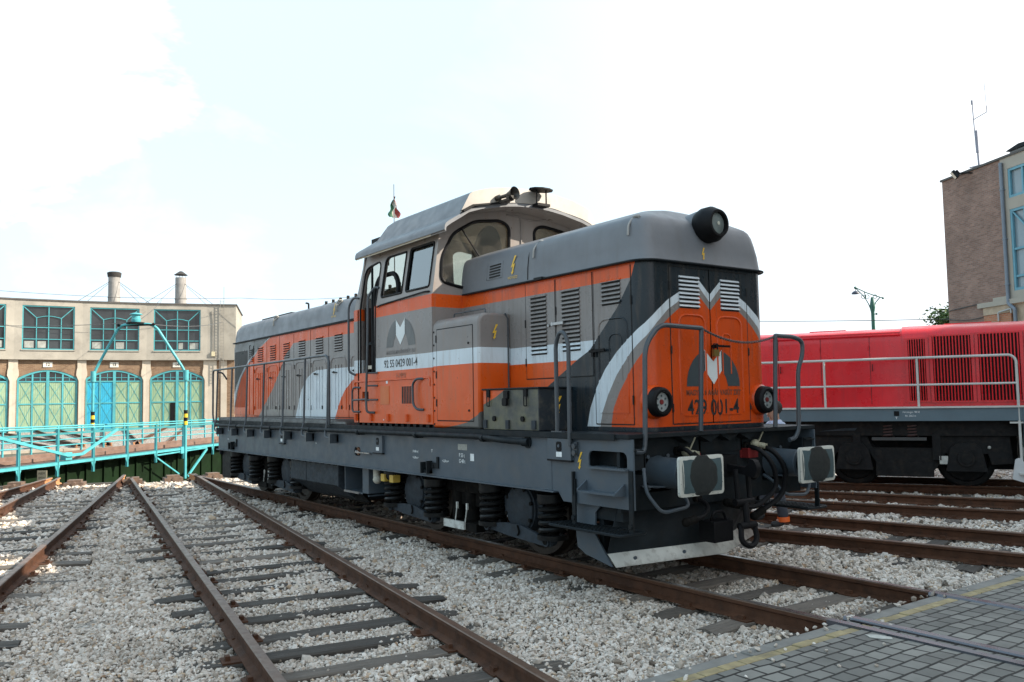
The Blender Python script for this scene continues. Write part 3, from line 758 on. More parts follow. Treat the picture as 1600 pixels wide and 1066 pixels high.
# interior bits
q=MB(); q.box(-6.2,-4.1,-1.30,1.30,2.25,2.30,0); q.box(-4.75,-4.12,-1.25,1.2,2.3,3.20,0); q.box(-4.6,-4.15,-1.2,1.1,3.20,3.25,1)
for y in(-1.33,): q.box(-4.70,-4.05,y,y+.02,2.2,3.2,0)
part(q,'control_desk',[M['interior'],M['black']])
def seat(x,y):
    q=MB(); q.prism('yz',rrect(y-.24,y+.24,2.95,3.62,[.05,.05,.2,.2]),x-.06,x+.05); q.box(x,x+.45,y-.24,y+.24,2.75,2.86); q.cyl((x+.2,y,2.3),(x+.2,y,2.75),.05)
    part(q,'driver_seat',M['black'],bevel=.02)
seat(-5.25,-.85); seat(-5.2,.75)
q=MB(); q.prism('yz',rpoly([(-.66,3.55),(-.20,3.55),(-.17,3.85),(-.22,4.08),(-.36,4.17),(-.52,4.06),(-.64,3.80)],.08),-4.20,-4.12); part(q,'hanging_coat',pm('dark coat cloth',(.014,.015,.022),.9,var=.3),bevel=.03)
# logos
def logo(mb,o,ux,uz,s,c=(0,1,2)):
    o=Vector(o);ux=Vector(ux);uz=Vector(uz)
    P=lambda q:[o+ux*a*s+uz*b*s*.5 for a,b in q]
    arcL=[(-.5,0)]+[(-.5+.5*(1-math.cos(t))*.86,.92*math.sin(t)) for t in [i*PI/2/8 for i in range(1,8)]]+[(-.155,.90),(-.155,.42),(-.235,.22),(-.27,0)]
    mb.add(P(arcL),[tuple(range(len(arcL)))],c[0])
    arcR=[(-a,b) for a,b in reversed(arcL)]; mb.add(P(arcR),[tuple(range(len(arcR)))],c[0])
    ch=[(-.165,.93),(0,.63),(0,.05),(-.165,.42)]; mb.add(P(ch),[(0,1,2,3)],c[1])
    ch2=[(-a,b) for a,b in ch]; mb.add(P(ch2),[(3,2,1,0)],c[1])
q=MB(); logo(q,(-4.84,-1.3835,2.515),(1,0,0),(0,0,1),.81); text_on(q,'MAGYAR MAGÁNVASÚT ZRT',.068,(-4.84,-1.3835,2.44),(1,0,0),(0,0,1),2,.92,bold=.002)
part(q,'logo',[M['logo_grey'],M['logo_white'],M['logo_text']])
q=MB(); logo(q,(-.6315,.02,1.872),(0,1,0),(0,0,1),.815); text_on(q,'MAGYAR MAGÁNVASÚT ZRT',.074,(-.6315,.02,1.805),(0,1,0),(0,0,1),2,.86,bold=.003)
part(q,'logo',[M['logo_dark'],M['logo_white'],M['logo_text_front']])
q=MB(); text_on(q,'429 001-4',.235,(-.6315,.01,1.645),(0,1,0),(0,0,1),0,.82,bold=.003); part(q,'running_number',M['letter'])
q=MB(); text_on(q,'92 55 0429 001-4',.15,(-4.85,-1.3835,2.285),(1,0,0),(0,0,1),0,.88,bold=.001); part(q,'running_number',M['letter'])
q=MB(); text_on(q,'H-MMV',.11,(-4.83,-1.3835,2.115),(1,0,0),(0,0,1),0,.8); part(q,'operator_code',pm('faded stencil',(.30,.10,.05),.6))
q=MB(); yf=-1.3825
def ft(t,s,x,z,xs=.8,al='LEFT',b=.001): text_on(q,t,s,(x,yf,z),(1,0,0),(0,0,1),0,xs,al,b)
ft('P 53 t',.065,-3.39,1.115); ft('G 48 t',.065,-3.39,1.045)
ft('|-9,460 m-|',.042,-4.53,1.12); ft('<-2,40 m->',.042,-4.53,1.04); ft('<-2,30 m->',.042,-3.78,1.03); ft('T',.05,-4.05,1.14,1.2)
q.box(-3.14,-3.06,yf-.001,yf+.001,1.06,1.145); ft('74',.04,-7.75,1.12); ft('T',.05,-11.75,1.15); ft('|-9,460-|',.035,-12.35,1.06)
text_on(q,'10',.062,(-.597,-.90,1.255),(0,1,0),(0,0,1),0,.8); text_on(q,'5',.06,(-.597,.16,1.29),(0,1,0),(0,0,1),0,.8)
for i,t in enumerate(('KE-GP','MH-GP','LZ 53t')): text_on(q,t,.035,(-.597,-1.16,1.29-.045*i),(0,1,0),(0,0,1),0,.8); text_on(q,t,.035,(-.597,.78,1.31-.04*i),(0,1,0),(0,0,1),0,.8)
part(q,'stencil_lettering',M['white_mark'])
q=MB(); q.box(-3.41,-3.21,-1.3835,-1.38,1.18,1.25); part(q,'data_plate',pm('old data plate',(.30,.30,.27),.6,var=.2,scale=30))
# ---- rear hood
h=MB(); wall(h,[(-13.32,-HW),(-6.3,-HW)],1.432,3.10); wall(h,[(-6.3,HW),(-13.32,HW)],1.432,3.10); wall(h,[(-13.32,HW),(-13.32,-HW)],1.432,3.10)
h.s=[False]*len(h.f)
RH=part(h,'rear_hood',M['rearhood'])
RP2=[(-.02,3.10),(.0,3.14),(.01,3.28),(.03,3.40),(.06,3.455),(.12,3.495),(.25,3.535),(.5,3.59),(.929,3.64)]
def rsec(dz): 
    L=[(-HW+a,z+ (dz if z>3.2 else 0)) for a,z in RP2]; return L+[(-y,z) for y,z in reversed(L[:-1])]
q=MB(); loft_x(q,[(-13.38,[(y*.97,3.10+(z-3.10)*.86) for y,z in rsec(0)]),(-13.1,rsec(0)),(-6.3,rsec(.0))])
sec=[(y*.97,3.10+(z-3.10)*.86) for y,z in rsec(0)]; q.add([(-13.38,y,z) for y,z in sec],[tuple(range(len(sec)))])
RR=part(q,'rear_hood_roof',M['hoodtop'])
g=MB(); g.tube([(-13.36,-HW-.03,3.10),(-6.35,-HW-.03,3.11)],.012,6); g.box(-13.36,-6.35,-HW-.035,-HW,3.085,3.098); part(g,'rain_gutter',M['frame_dark'],parent=RH)
bx=[-12.05,-11.30,-10.60,-9.85,-9.05,-8.25,-7.45,-6.7]
for i in range(len(bx)-1):
    q=MB(); q.box(bx[i]+.01,bx[i+1]-.01,-HW-.006,-HW,1.53,3.06); DO=part(q,'hood_door',M['rearhood'],parent=RH,bevel=.003)
    e=MB(); 
    for x in(bx[i],bx[i+1]): seam_v(e,x,1.52,3.07)
    seam_h(e,bx[i],bx[i+1],1.52)
    for z in(1.65,2.4): e.cyl((bx[i]+.03,-HW-.008,z),(bx[i]+.03,-HW-.008,z+.08),.008,6)
    x=bx[i]+.18; e.bar((x,-HW-.025,2.28),(x+.18,-HW-.025,2.272),.014,.018); e.sphere((x+.04,-HW-.015,2.28),.02,6)
    e.bar((x+.35,-HW-.008,1.66),(x+.35,-HW-.008,1.72),.02,.03)

    part(e,'door_seam',M['seam'],parent=DO)
    cx=(bx[i]+bx[i+1])/2
    louvre(DO,cx-.16,cx+.16,2.62,2.93,7,-HW-.006,mat=M['rearhood'])
    e=MB(); arch_bead(e,bx[i]+.10,bx[i+1]-.10,1.65,2.52,-HW-.006,.010); 
    for dx in(-.12,0,.12): e.bar((cx+dx,-HW-.008,1.66),(cx+dx,-HW-.008,2.40),.014,.010)
    part(e,'stamped_panel',M['rearhood'],parent=DO)
q=MB(); q.box(-12.30,-12.10,-HW-.012,-HW,1.55,2.98)
part(q,'corner_post',M['rearhood'],parent=RH)
louvre(RH,-12.28,-12.10,2.64,2.92,7,-HW-.012,mat=M['rearhood'])
q=MB(); q.panel('xz',[(-13.30,1.55),(-12.32,1.55),(-12.32,3.0),(-13.30,3.0)],[[(-13.25,1.70),(-12.42,1.70),(-12.42,2.90),(-13.25,2.90)]],-HW-.02,-HW-.001)
for i in range(21): q.box(-13.235+i*.039,-13.222+i*.039,-HW-.018,-HW-.004,1.70,2.90)
q.box(-13.25,-12.42,-HW-.003,-HW-.001,1.70,2.90,1)
part(q,'radiator_grille',[M['rearhood'],M['seam']],parent=RH)
for x in(-10.95,-7.95):
    q=MB(); q.tube(fillet([(x,-.935,3.30),(x,-.92,3.42),(x-.08,-.87,3.48),(x+.12,-.86,3.485),(x+.05,-.92,3.40)],.04),.011,6); q.sphere((x,-.86,3.49),.04,6,sc=(1.5,1,.6)); part(q,'lid_hinge',pm('chalky hinge paint b',(.32,.30,.26),.6),parent=RR)
q=MB(); q.box(-12.7,-11.0,-.55,.55,3.53,3.60); part(q,'roof_fan_frame',M['black'],parent=RR,bevel=.01)
q=MB(); q.tube(fillet([(-10.45,-.4,3.5),(-10.45,-.4,3.72),(-10.58,-.4,3.74)],.03),.018,6)
part(q,'exhaust_pipe',M['black'],parent=RR)
q=MB(); q.bar((-9.6,-.45,3.59),(-6.6,-.45,3.585),.03,.03)
for i in range(10): q.box(-9.5+i*.32,-9.46+i*.32,-.47,-.43,3.58,3.66)
part(q,'roof_rail',M['black'],parent=RR)
# ---- handrails
def rail(name,paths,r=.022,extra=None,parent=LOCO):
    q=MB()
    for p in paths: q.tube(p,r,9)
    if extra: extra(q)
    return part(q,name,M['rail_tube'],parent=parent)
rail('handrail',[fillet([(-.42,-1.33,1.27),(-.42,-1.22,1.26),(-.42,-1.20,1.36),(-.42,-1.17,2.25),(-.42,-.98,2.46),(-.42,-.385,2.445),(-.42,-.385,2.42),(-.42,-.44,1.43)],.12,6)],.024)
rail('handrail',[fillet([(-.42,.72,1.43),(-.42,.775,2.39),(-.42,.78,2.405),(-.42,1.10,2.40),(-.42,1.25,2.36),(-.42,1.24,2.2),(-.42,1.15,2.05),(-.42,1.12,1.40),(-.42,1.06,1.30),(-.42,.95,1.285)],.10,6)],.024)
rail('handrail',[fillet([(-1.47,-1.40,1.43),(-1.47,-1.40,2.33),(-1.40,-1.41,2.44),(-1.32,-1.41,2.44),(-1.255,-1.41,2.33),(-1.255,-1.42,1.30)],.10,6)],.022,
     lambda q:(q.box(-1.25,-1.17,-1.40,-1.38,1.20,1.34),q.box(-1.55,-1.38,-1.42,-1.34,1.43,1.445),q.cyl((-1.2,-1.40,1.30),(-1.2,-1.425,1.30),.028,8),q.cyl((-1.2,-1.40,1.235),(-1.2,-1.425,1.235),.028,8)))
def low(q):
    for x in(-12.75,-11.78,-10.84,-9.90,-8.90,-7.93,-6.98):
        q.tube(fillet([(x-.14,-1.43,2.50),(x-.14,-1.455,1.45),(x-.13,-1.51,1.25),(x+.10,-1.50,1.215)],.10,6),.018,8)
        q.box(x+.06,x+.11,-1.52,-1.38,1.15,1.29); q.box(x+.0,x+.11,-1.41,-1.38,1.17,1.27)
rail('side_handrail',[fillet([(-13.05,-1.42,1.30),(-13.05,-1.43,1.35),(-13.22,-1.43,1.5),(-13.22,-1.43,2.50),(-7.20,-1.43,2.515),(-7.10,-1.43,2.42),(-7.10,-1.43,1.42)],.10,6)],.02,low)
rail('handrail',[fillet([(-13.0,-1.2,2.3),(-13.0,-1.30,2.45),(-13.0,-1.40,2.45)],.05),fillet([(-13.15,-.8,1.5),(-13.15,-.75,2.45),(-13.15,-.4,2.45),(-13.15,-.4,1.5)],.05)],.018)
rail('door_handrail',[fillet([(-6.24,-1.385,2.17),(-6.31,-1.46,2.22),(-6.31,-1.46,3.20),(-6.22,-1.42,3.32),(-6.12,-1.38,3.30)],.08),
     fillet([(-5.62,-1.385,1.62),(-5.70,-1.47,1.62),(-5.72,-1.47,1.80),(-5.66,-1.47,2.6),(-5.66,-1.46,3.28),(-5.56,-1.40,3.40),(-5.46,-1.385,3.38)],.09)],.017,
     lambda q:[q.tube([(-5.70,-1.46,z),(-5.52,-1.385,z)],.012,6) for z in(1.80,2.0,2.18)])
rail('grab_handle',[fillet([(-6.08,-1.385,1.63),(-6.22,-1.44,1.63),(-6.24,-1.44,1.70),(-6.24,-1.44,1.94),(-6.18,-1.44,1.99),(-6.08,-1.385,1.98)],.06),[(-6.22,-1.44,1.80),(-5.75,-1.44,1.81)]],.014)
rail('grab_handle',[fillet([(-4.22,-1.385,1.66),(-4.30,-1.43,1.66),(-4.42,-1.43,1.72),(-4.43,-1.43,2.0),(-4.33,-1.43,2.06),(-4.22,-1.385,2.06)],.09)],.016)
# ---- buffers
def buffer(sy):
    y=sy*.875; z=1.05
    q=MB(); q.box(-.66,-.60,y-.17,y+.17,z-.19,z+.19); q.lathe((-.60,y,z),(1,0,0),[(0,.165),(.04,.15),(.34,.14),(.36,.152),(.38,.152),(.38,.10)],24)
    q.lathe((-.24,y,z),(1,0,0),[(0,.105),(.22,.105)],20,1)
    for a in range(4): q.cyl((-.60,y+.135*(1 if a%2 else -1),z+.15*(1 if a>1 else -1)),(-.575,y+.135*(1 if a%2 else -1),z+.15*(1 if a>1 else -1)),.022,6)
    B=part(q,'buffer',[M['frame'],M['black']],bevel=.003)
    q=MB(); w=.292; hh=.180; N=8
    # slightly domed plate: rim, field, grease spot
    def dome(a,b): return .0-.018*((a/w)**2+(b/hh)**2)
    def sheet(poly,mi,dx,res=1):
        q.add([(dome(a,b)+dx,y+a,z+b) for a,b in poly],[tuple(range(len(poly)))],mi)
    out=rrect(-w,w,-hh,hh,.035,5); inn=rrect(-w+.055,w-.055,-hh+.035,hh-.035,.008,5)
    # body solid
    q.prism('yz',[(y+a,z+b) for a,b in out],-.062,-.034,0)
    n=len(out)
    q.add([(dome(a,b),y+a,z+b) for a,b in out]+[(-.036,y+a,z+b) for a,b in out],[(i,(i+1)%n,n+(i+1)%n,n+i) for i in range(n)],0)
    G=14
    vs=[];fs=[];mm=[]
    for i in range(G+1):
        for j in range(G+1):
            a=-w+.03+(2*w-.06)*i/G; b=-hh+.03+(2*hh-.06)*j/G
            vs.append((dome(a,b),y+a,z+b))
    for i in range(G):
        for j in range(G): k=i*(G+1)+j; fs.append((k,k+1,k+G+2,k+G+1))
    q.add(vs,fs,0,True)
    ring=[(max(-w+.03,min(w-.03,a)),max(-hh+.03,min(hh-.03,b))) for a,b in out]
    q.add([(dome(a,b),y+a,z+b) for a,b in out]+[(dome(a,b),y+a,z+b) for a,b in ring],[(i,(i+1)%n,n+(i+1)%n,n+i) for i in range(n)],0)
    part(q,'buffer_plate',buffer_mat(y,z),parent=B)
def buffer_mat(y,z):
    m,t,b=newmat('buffer face paint'); co=objco(t); sp=t.node('ShaderNodeSeparateXYZ'); t.link(co,sp.inputs[0]); X,Y,Z=sp.outputs
    dy=t.sub(Y,y); dz=t.sub(Z,z)
    nz=t.mapr(t.noise(co,9,4),.3,.7,-.018,.018)
    ay=t.add(t.m('ABSOLUTE',dy),t.mul(nz,.25)); az=t.add(t.m('ABSOLUTE',dz),t.mul(nz,.25))
    inn=t.mul(t.lt(ay,.254),t.lt(az,.150))
    c=t.mix(inn,(.50,.50,.45),(.045,.075,.083))
    rr=t.m('SQRT',t.add(t.m('POWER',t.m('DIVIDE',dy,.185),2.0),t.m('POWER',t.m('DIVIDE',t.add(dz,.0),.19),2.0)))
    c=t.mix(t.lt(t.add(rr,t.mul(nz,4.0)),1.0),c,(.013,.016,.016))
    chip=t.mul(t.gt(t.noise(co,38,3),.66),t.lt(dz,-.05)); c=t.mix(chip,c,(.03,.03,.028))
    finish(t,b,c,.5,var=.1,co=co,scale=8); return m
buffer(-1); buffer(1)
for sy in(-1,1):
    q=MB(); q.lathe((-12.97,sy*.875,1.05),(-1,0,0),[(0,.16),(.36,.14),(.38,.10),(.56,.10),(.56,.26),(.60,.25),(.61,0)],20); part(q,'buffer',M['black'])
# shunter handles below the buffers
for sy in(-1,1):
    q=MB(); q.tube(fillet([(-.40,sy*1.25,1.12),(-.38,sy*1.25,.90),(-.33,sy*1.10,.70),(-.33,sy*.72,.73),(-.45,sy*.70,.86),(-.58,sy*.7,.92)],.08),.017,8); q.bar((-.6,sy*1.1,.93),(-.4,sy*.75,.92),.15,.012)
    part(q,'shunter_handle',M['frame'])
# coupling hook and screw
q=MB(); q.box(-.60,-.45,-.12,.12,.95,1.17); q.prism('xz',rpoly([(-.6,1.0),(-.3,1.0),(-.12,.96),(-.08,1.06),(-.12,1.14),(-.20,1.15),(-.19,1.08),(-.24,1.06),(-.6,1.10)],.03),-.035,.035)
q.tube(fillet([(-.30,-.09,1.04),(-.28,-.09,.72),(-.28,.09,.72),(-.30,.09,1.04)],.04),.025,8); q.cyl((-.28,-.14,.72),(-.28,.14,.72),.035,10)
q.tube([(-.27,0,.72),(-.25,0,.50)],.032,8); q.cyl((-.25,-.12,.49),(-.25,.12,.49),.035,10); q.tube(fillet([(-.25,-.10,.50),(-.23,-.12,.34),(-.21,0,.28),(-.23,.12,.34),(-.25,.10,.50)],.06),.028,8); q.sphere((-.3,.18,.98),.06,8)
part(q,'coupling_hook',M['black'])
def hose(pts,r=.025,head=True):
    q=MB(); q.tube(fillet(pts,.12,7),r,9,0); p=Vector(pts[-1]); d=(Vector(pts[-1])-Vector(pts[-2])).normalized()
    if head: q.cyl(p-d*.02,p+d*.10,.042,10,1); q.sphere(p+d*.11,.045,8,1)
    a=Vector(pts[0]); q.cyl(a-Vector((.02,0,0)),a+Vector((.05,0,0)),.045,10,1)
    part(q,'brake_hose',[M['black'],M['under']])
hose([(-.60,.42,1.24),(-.40,.42,1.22),(-.30,.52,1.05),(-.32,.58,.80),(-.38,.30,.62),(-.48,.14,.66)])
hose([(-.60,.60,1.24),(-.38,.62,1.20),(-.30,.72,1.00),(-.34,.70,.72),(-.42,.45,.58)],.027)
hose([(-.60,-.62,1.24),(-.45,-.64,1.27),(-.38,-.60,1.20)],.022)
hose([(-.60,-.35,.76),(-.42,-.35,.70),(-.34,-.50,.62),(-.33,-.68,.60)],.022)
for y,zc in((-.55,1.23),(.50,1.26)):
    q=MB(); q.sphere((-.52,y,zc),.05,8); q.cyl((-.52,y,zc),(-.44,y+.06,zc-.02),.028,8); q.tube([(-.50,y+.04,zc+.03),(-.46,y+.07,zc+.14)],.009,6); q.box(-.56,-.46,y+.05,y+.13,zc-.05,zc+.0)
    part(q,'brake_cock',pm('chalky brake fitting',(.30,.28,.20),.7,var=.3,scale=20))
q=MB(); q.box(-.56,-.36,-.36,-.08,.34,.54); q.tube(fillet([(-.45,-.3,.54),(-.42,-.3,.63),(-.42,-.15,.63),(-.42,-.10,.5)],.05),.016,8)
part(q,'coupler_box',M['black'],bevel=.015)
q=MB()
for y in(-.28,.36): q.box(-.60,-.585,y-.012,y+.012,1.12,1.36)
q.box(-.6,-.5,.36,.52,1.12,1.22); part(q,'red_fitting',M['red'])
# ---- snow plough
q=MB()
def plough(zb,zt,dx):
    B=[(-1.10,-1.28),(-.92,-1.18),(-.72,.22),(-1.05,1.22),(-1.2,1.28)]
    return B
lo=[(-1.22,-1.32,.20),(-.80,-1.26,.155),(-.62,.10,.155),(-1.05,1.10,.19),(-1.25,1.32,.20)]
mid=[(-1.20,-1.32,.26),(-.90,-1.28,.275),(-.72,.10,.275),(-1.08,.98,.33),(-1.22,1.32,.26)]
top=[(-1.05,-1.33,.80),(-.72,-1.28,.80),(-.66,.10,.80),(-.82,.98,.80),(-1.05,1.33,.80)]
n=5
q.add(lo+mid,[(i,i+1,n+i+1,n+i) for i in range(1,3)],1)
q.add(mid+top,[(i,i+1,n+i+1,n+i) for i in range(1,3)],0)
q.prism('xz',[(-1.40,.80),(-.86,.81),(-1.02,.66),(-1.03,.45),(-.80,.17),(-1.18,.24),(-1.30,.30),(-1.33,.55)],-1.31,-1.29,2)
q.prism('xz',[(-1.40,.80),(-1.1,.81),(-1.12,.66),(-1.13,.45),(-1.1,.17),(-1.18,.24),(-1.30,.30),(-1.33,.55)],1.07,1.09,2)
q.box(-1.15,-.66,-1.28,-1.2,.6,.80,0); q.bar((-1.0,-1.25,.5),(-1.1,.9,.5),.06,.5,0)
for (x,y) in((-.80,-1.0),(-.72,-.4)): q.cyl((x,y,.22),(x+.01,y-.02,.22),.018,6,2)
PLO=part(q,'snow_plough',[M['frame_dark'],M['white'],M['frame']])
mod=PLO.modifiers.new('thick','SOLIDIFY'); mod.thickness=.012
# boarding step boards
for sy in(-1,1):
    q=MB(); y0,y1=sorted((sy*1.22,sy*1.56)); P=rrect(-1.46,-.40,y0,y1,.06)
    q.panel('xy',P,[],.515,.53,0); q.tube([(a,b,.528) for a,b in P],.014,6,closed=True)
    for i in range(20): q.bar((-1.42+i*.052,y0+.03,.535),(-1.42+i*.052,y1-.03,.535),.008,.012)
    for i in range(5): q.bar((-1.43,y0+.06+i*.06,.534),(-.43,y0+.06+i*.06,.534),.006,.010)
    for x in(-1.23,-.42): q.bar((x,sy*1.40,.53),(x,sy*1.395,.98 if x<-1 else 1.10),.05,.018,0,(0,1,0)); q.cyl((x,sy*1.41,.60),(x,sy*1.425,.60),.025,8)
    q.bar((-1.235,sy*1.40,.82),(-1.235,sy*1.40,1.05),.03,.02)
    part(q,'step_board',M['frame_dark'])
# ---- bogies
def bogie(xa,xb,front):
    xc=(xa+xb)/2
    q=MB()
    for sy in(-1,1):
        y0,y1=sorted((sy*.92,sy*1.06)); q.prism('xz',[(xa-.75,.62),(xa-.6,.80),(xb+.6,.80),(xb+.75,.62),(xb+.35,.60),(xb+.28,.72),(xc+.5,.62),(xc-.5,.62),(xa+.3,.72),(xa-.3,.60)],y0,y1)
    q.box(xc-.3,xc+.3,-1.0,1.0,.45,.80); q.box(xa-.6,xb+.6,-.7,.7,.40,.72)
    BG=part(q,'bogie',M['under'],bevel=.01)
    for x in(xa,xb):
        q=MB()
        for sy in(-1,1):
            q.lathe((x,sy*.68,0.5),(0,sy,0),[(-.03,0),(-.03,.53),(.0,.53),(.005,.502),(.135,.498),(.14,.43),(.10,.41),(.08,.18),(.14,.15),(.14,0)],40)
        q.cyl((x,-.7,.5),(x,.7,.5),.08,16)
        part(q,'wheelset',M['tyre'],parent=BG)
        for sy in(-1,1):
            q=MB(); y=sy*1.08
            q.lathe((x,sy*.95,.545),(0,sy,0),[(0,.27),(.16,.27),(.165,.255),(.19,.25),(.20,.235),(.205,0)],28)
            for k in range(8): a=k*PI/4+.3; q.cyl((x+.24*math.cos(a),sy*1.13,.545+.24*math.sin(a)),(x+.24*math.cos(a),sy*1.155,.545+.24*math.sin(a)),.024,6,1)
            q.box(x-.36,x+.36,min(sy*.98,sy*1.08),max(sy*.98,sy*1.08),.46,.66)
            part(q,'axle_box',[M['arm'],M['under']],parent=BG)
            q=MB()
            xl,xr=x-.54,x+.58
            P=rpoly([(xl-.07,.345),(xl+.10,.345),(x-.18,.375),(x+.10,.375),(xr-.10,.30),(xr+.07,.315),(xr+.07,.20),(xr-.08,.20),(x+.05,.225),(x-.15,.235),(xl+.10,.265),(xl-.07,.26)],.04,4)
            q.prism('xz',P,min(sy*1.16,sy*1.20),max(sy*1.16,sy*1.20))
            for xx,zz in((xl,.305),(xr,.255)): q.cyl((xx,sy*1.10,zz),(xx,sy*1.225,zz),.055,14,0); q.cyl((xx,sy*1.2,zz),(xx,sy*1.235,zz),.032,8,1)
            q.tube(fillet([(x+.06,sy*1.21,.37),(x+.10,sy*1.215,.30),(x+.06,sy*1.21,.26)],.03),.010,6,1)
            part(q,'equaliser_arm',[M['arm'],M['under']],parent=BG)
            for xx in(x-.52,x+.61):
                q=MB(); z0=.33 if xx<x else .30; q.coil((xx,sy*1.14,z0+.03),.135,.026,5,.36); q.cyl((xx,sy*1.14,z0-.02),(xx,sy*1.14,z0+.03),.17,18); q.cyl((xx,sy*1.14,z0+.38),(xx,sy*1.14,z0+.46),.165,18); q.cyl((xx,sy*1.14,z0),(xx,sy*1.14,.7),.07,10,1)
                part(q,'coil_spring',[M['spring'],M['under']],parent=BG)
    for sy in(-1,1):
        q=MB()
        for xx in(xa+.42,xb-.42) : pass
        xm=xc+.0
        q.box(xm-.42,xm+.06,min(sy*1.12,sy*1.15),max(sy*1.12,sy*1.15),.175,.27,0 if front else 1); q.box(xm-.42,xm+.30,min(sy*.90,sy*1.12),max(sy*.90,sy*1.12),.165,.265,1)
        for xx in(xm-.18,xm+.05): q.tube([(xx,sy*1.12,.27),(xx+.05,sy*1.12,.46)],.008,6,0); q.box(xx+.035,xx+.065,min(sy*1.11,sy*1.13),max(sy*1.11,sy*1.13),.42,.50,0)
        for xx in(xm-.30,xm+.02): q.cyl((xx,sy*.98,.28),(xx,sy*.98,.80),.09,12,1)
        q.box(xm+.2,xm+.5,min(sy*.8,sy*1.0),max(sy*.8,sy*1.0),.18,.5,1)
        part(q,'magnetic_brake',[M['white'],M['under']],parent=BG)
bogie(-4.95,-2.52,True); bogie(-11.85,-9.67,False)
# ---- tanks under the frame
q=MB(); q.prism('yz',[(-1.30,.82),(-1.30,.47),(-.95,.22),(.95,.22),(1.30,.47),(1.30,.82)],-9.06,-7.06); 
for x in(-8.35,): q.box(x-.006,x+.006,-1.304,-1.29,.47,.80,1)
q.box(-9.0,-7.1,-1.304,-1.29,.472,.48,1)
for i in range(8): q.box(-8.95+i*.25,-8.85+i*.25,-1.32,-1.26,.79,.83,1)
q.prism('xz',[(-8.9,.47),(-7.1,.47),(-6.5,.24),(-8.0,.24)],-1.02,-.98,1)
part(q,'fuel_tank',[M['arm'],M['under']],bevel=.004)
q=MB(); q.panel('yz',[(-1.3,.40),(-.8,.40),(-.8,.82),(-1.3,.82)],[],-6.02,-6.0); q.box(-6.82,-6.0,-1.30,-.85,.42,.44); q.box(-6.82,-6.80,-1.3,-.85,.42,.82); q.box(-6.82,-6.1,-.87,-.85,.42,.82,1); q.bar((-6.82,-1.3,.43),(-6.30,-1.3,.43),.03,.03,2); q.box(-6.2,-6.02,-1.3,-1.25,.42,.82)
part(q,'battery_frame',[M['frame'],M['black'],M['steel']])
YLW=pm('yellow lock paint',(.55,.36,.06),.5)
for x in(-5.50,-5.24): q=MB(); q.box(x-.055,x+.055,-1.33,-1.22,.66,.76); q.tube(fillet([(x-.03,-1.28,.76),(x-.03,-1.28,.81),(x+.03,-1.28,.81),(x+.03,-1.28,.76)],.02),.008,6,1); part(q,'yellow_lock',[YLW,M['black']])
q=MB(); q.cyl((-5.78,-1.28,.70),(-5.78,-1.28,.82),.05,12); q.sphere((-5.76,-1.28,.665),.065,8); part(q,'drain_valve',pm('pale drain valve',(.45,.43,.36),.6))
q=MB(); q.tube(fillet([(-12.3,-1.1,.78),(-11.4,-1.15,.55),(-11.3,-1.15,.62),(-10.9,-1.1,.78)],.15),.02,6); q.box(-12.95,-12.4,-1.3,1.3,.25,.82); part(q,'rear_skirt',M['black'])
# ================================================================== setting
OX,OY=-28.5,0.0      # turntable centre
PITR=10.95
ZG=-.20
# ---- materials of the setting
def gravel_mat(name,scale=17,bmp=1.0):
    m,t,b=newmat(name); tc=t.node('ShaderNodeNewGeometry'); co=tc.outputs['Position']
    v=t.node('ShaderNodeTexVoronoi'); t.link(co,v.inputs['Vector']); v.inputs['Scale'].default_value=scale; v.inputs['Randomness'].default_value=1
    v2=t.node('ShaderNodeTexVoronoi',feature='DISTANCE_TO_EDGE'); t.link(co,v2.inputs['Vector']); v2.inputs['Scale'].default_value=scale
    s=t.node('ShaderNodeSeparateXYZ'); t.link(v.outputs['Color'],s.inputs[0])
    c=t.ramp(s.outputs[0],[(0,(.17,.145,.12)),(.25,(.34,.30,.255)),(.55,(.43,.395,.35)),(.85,(.52,.49,.445)),(1,(.28,.20,.13))])
    d=t.mapr(v2.outputs['Distance'],0,.12,.5,1.0)
    sc=t.node('ShaderNodeVectorMath',operation='SCALE'); t.link(c,sc.inputs[0]); t.link(d,sc.inputs['Scale'])
    t.link(sc.outputs[0],b.inputs['Base Color']); b.inputs['Roughness'].default_value=.9
    h=t.add(t.mapr(v2.outputs['Distance'],0,.25,0,1),t.mul(s.outputs[1],.6)); bump(t,b,h,.9*bmp,.03)
    return m
M['gravel']=gravel_mat('ballast bed gravel')
def stone_mat():
    m,t,b=newmat('crushed stone'); a=t.node('ShaderNodeAttribute'); a.attribute_name='tone'
    c=t.ramp(a.outputs['Fac'],[(0,(.08,.065,.05)),(.05,(.24,.20,.16)),(.25,(.46,.40,.34)),(.60,(.56,.50,.44)),(.88,(.67,.62,.56)),(.95,(.47,.37,.265)),(1,(.34,.22,.135))])
    co=t.node('ShaderNodeNewGeometry').outputs['Position']
    a2=t.node('ShaderNodeAttribute'); a2.attribute_name='stain_darken'
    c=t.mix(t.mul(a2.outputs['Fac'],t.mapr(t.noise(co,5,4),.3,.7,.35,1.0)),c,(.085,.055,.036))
    big=t.mapr(t.noise(co,.55,5,.6,.6),  .52,.74,0,.45); big.node.clamp=True
    c=t.mix(big,c,(.24,.21,.175))
    finish(t,b,c,.85,var=.16,scale=30,co=co,dirt=(.16,.14,.115),damt=.35,bmp=.25,bscale=110)
    return m
M['stone']=stone_mat()
M['rust']=pm('rusty rail side',(.072,.031,.016),.8,var=.35,scale=5,dirt=(.020,.013,.010),damt=.7,bmp=.25,bscale=60,spec=.25)
M['rust_light']=pm('bright rusty rail end',(.40,.19,.08),.8,var=.3,scale=9)
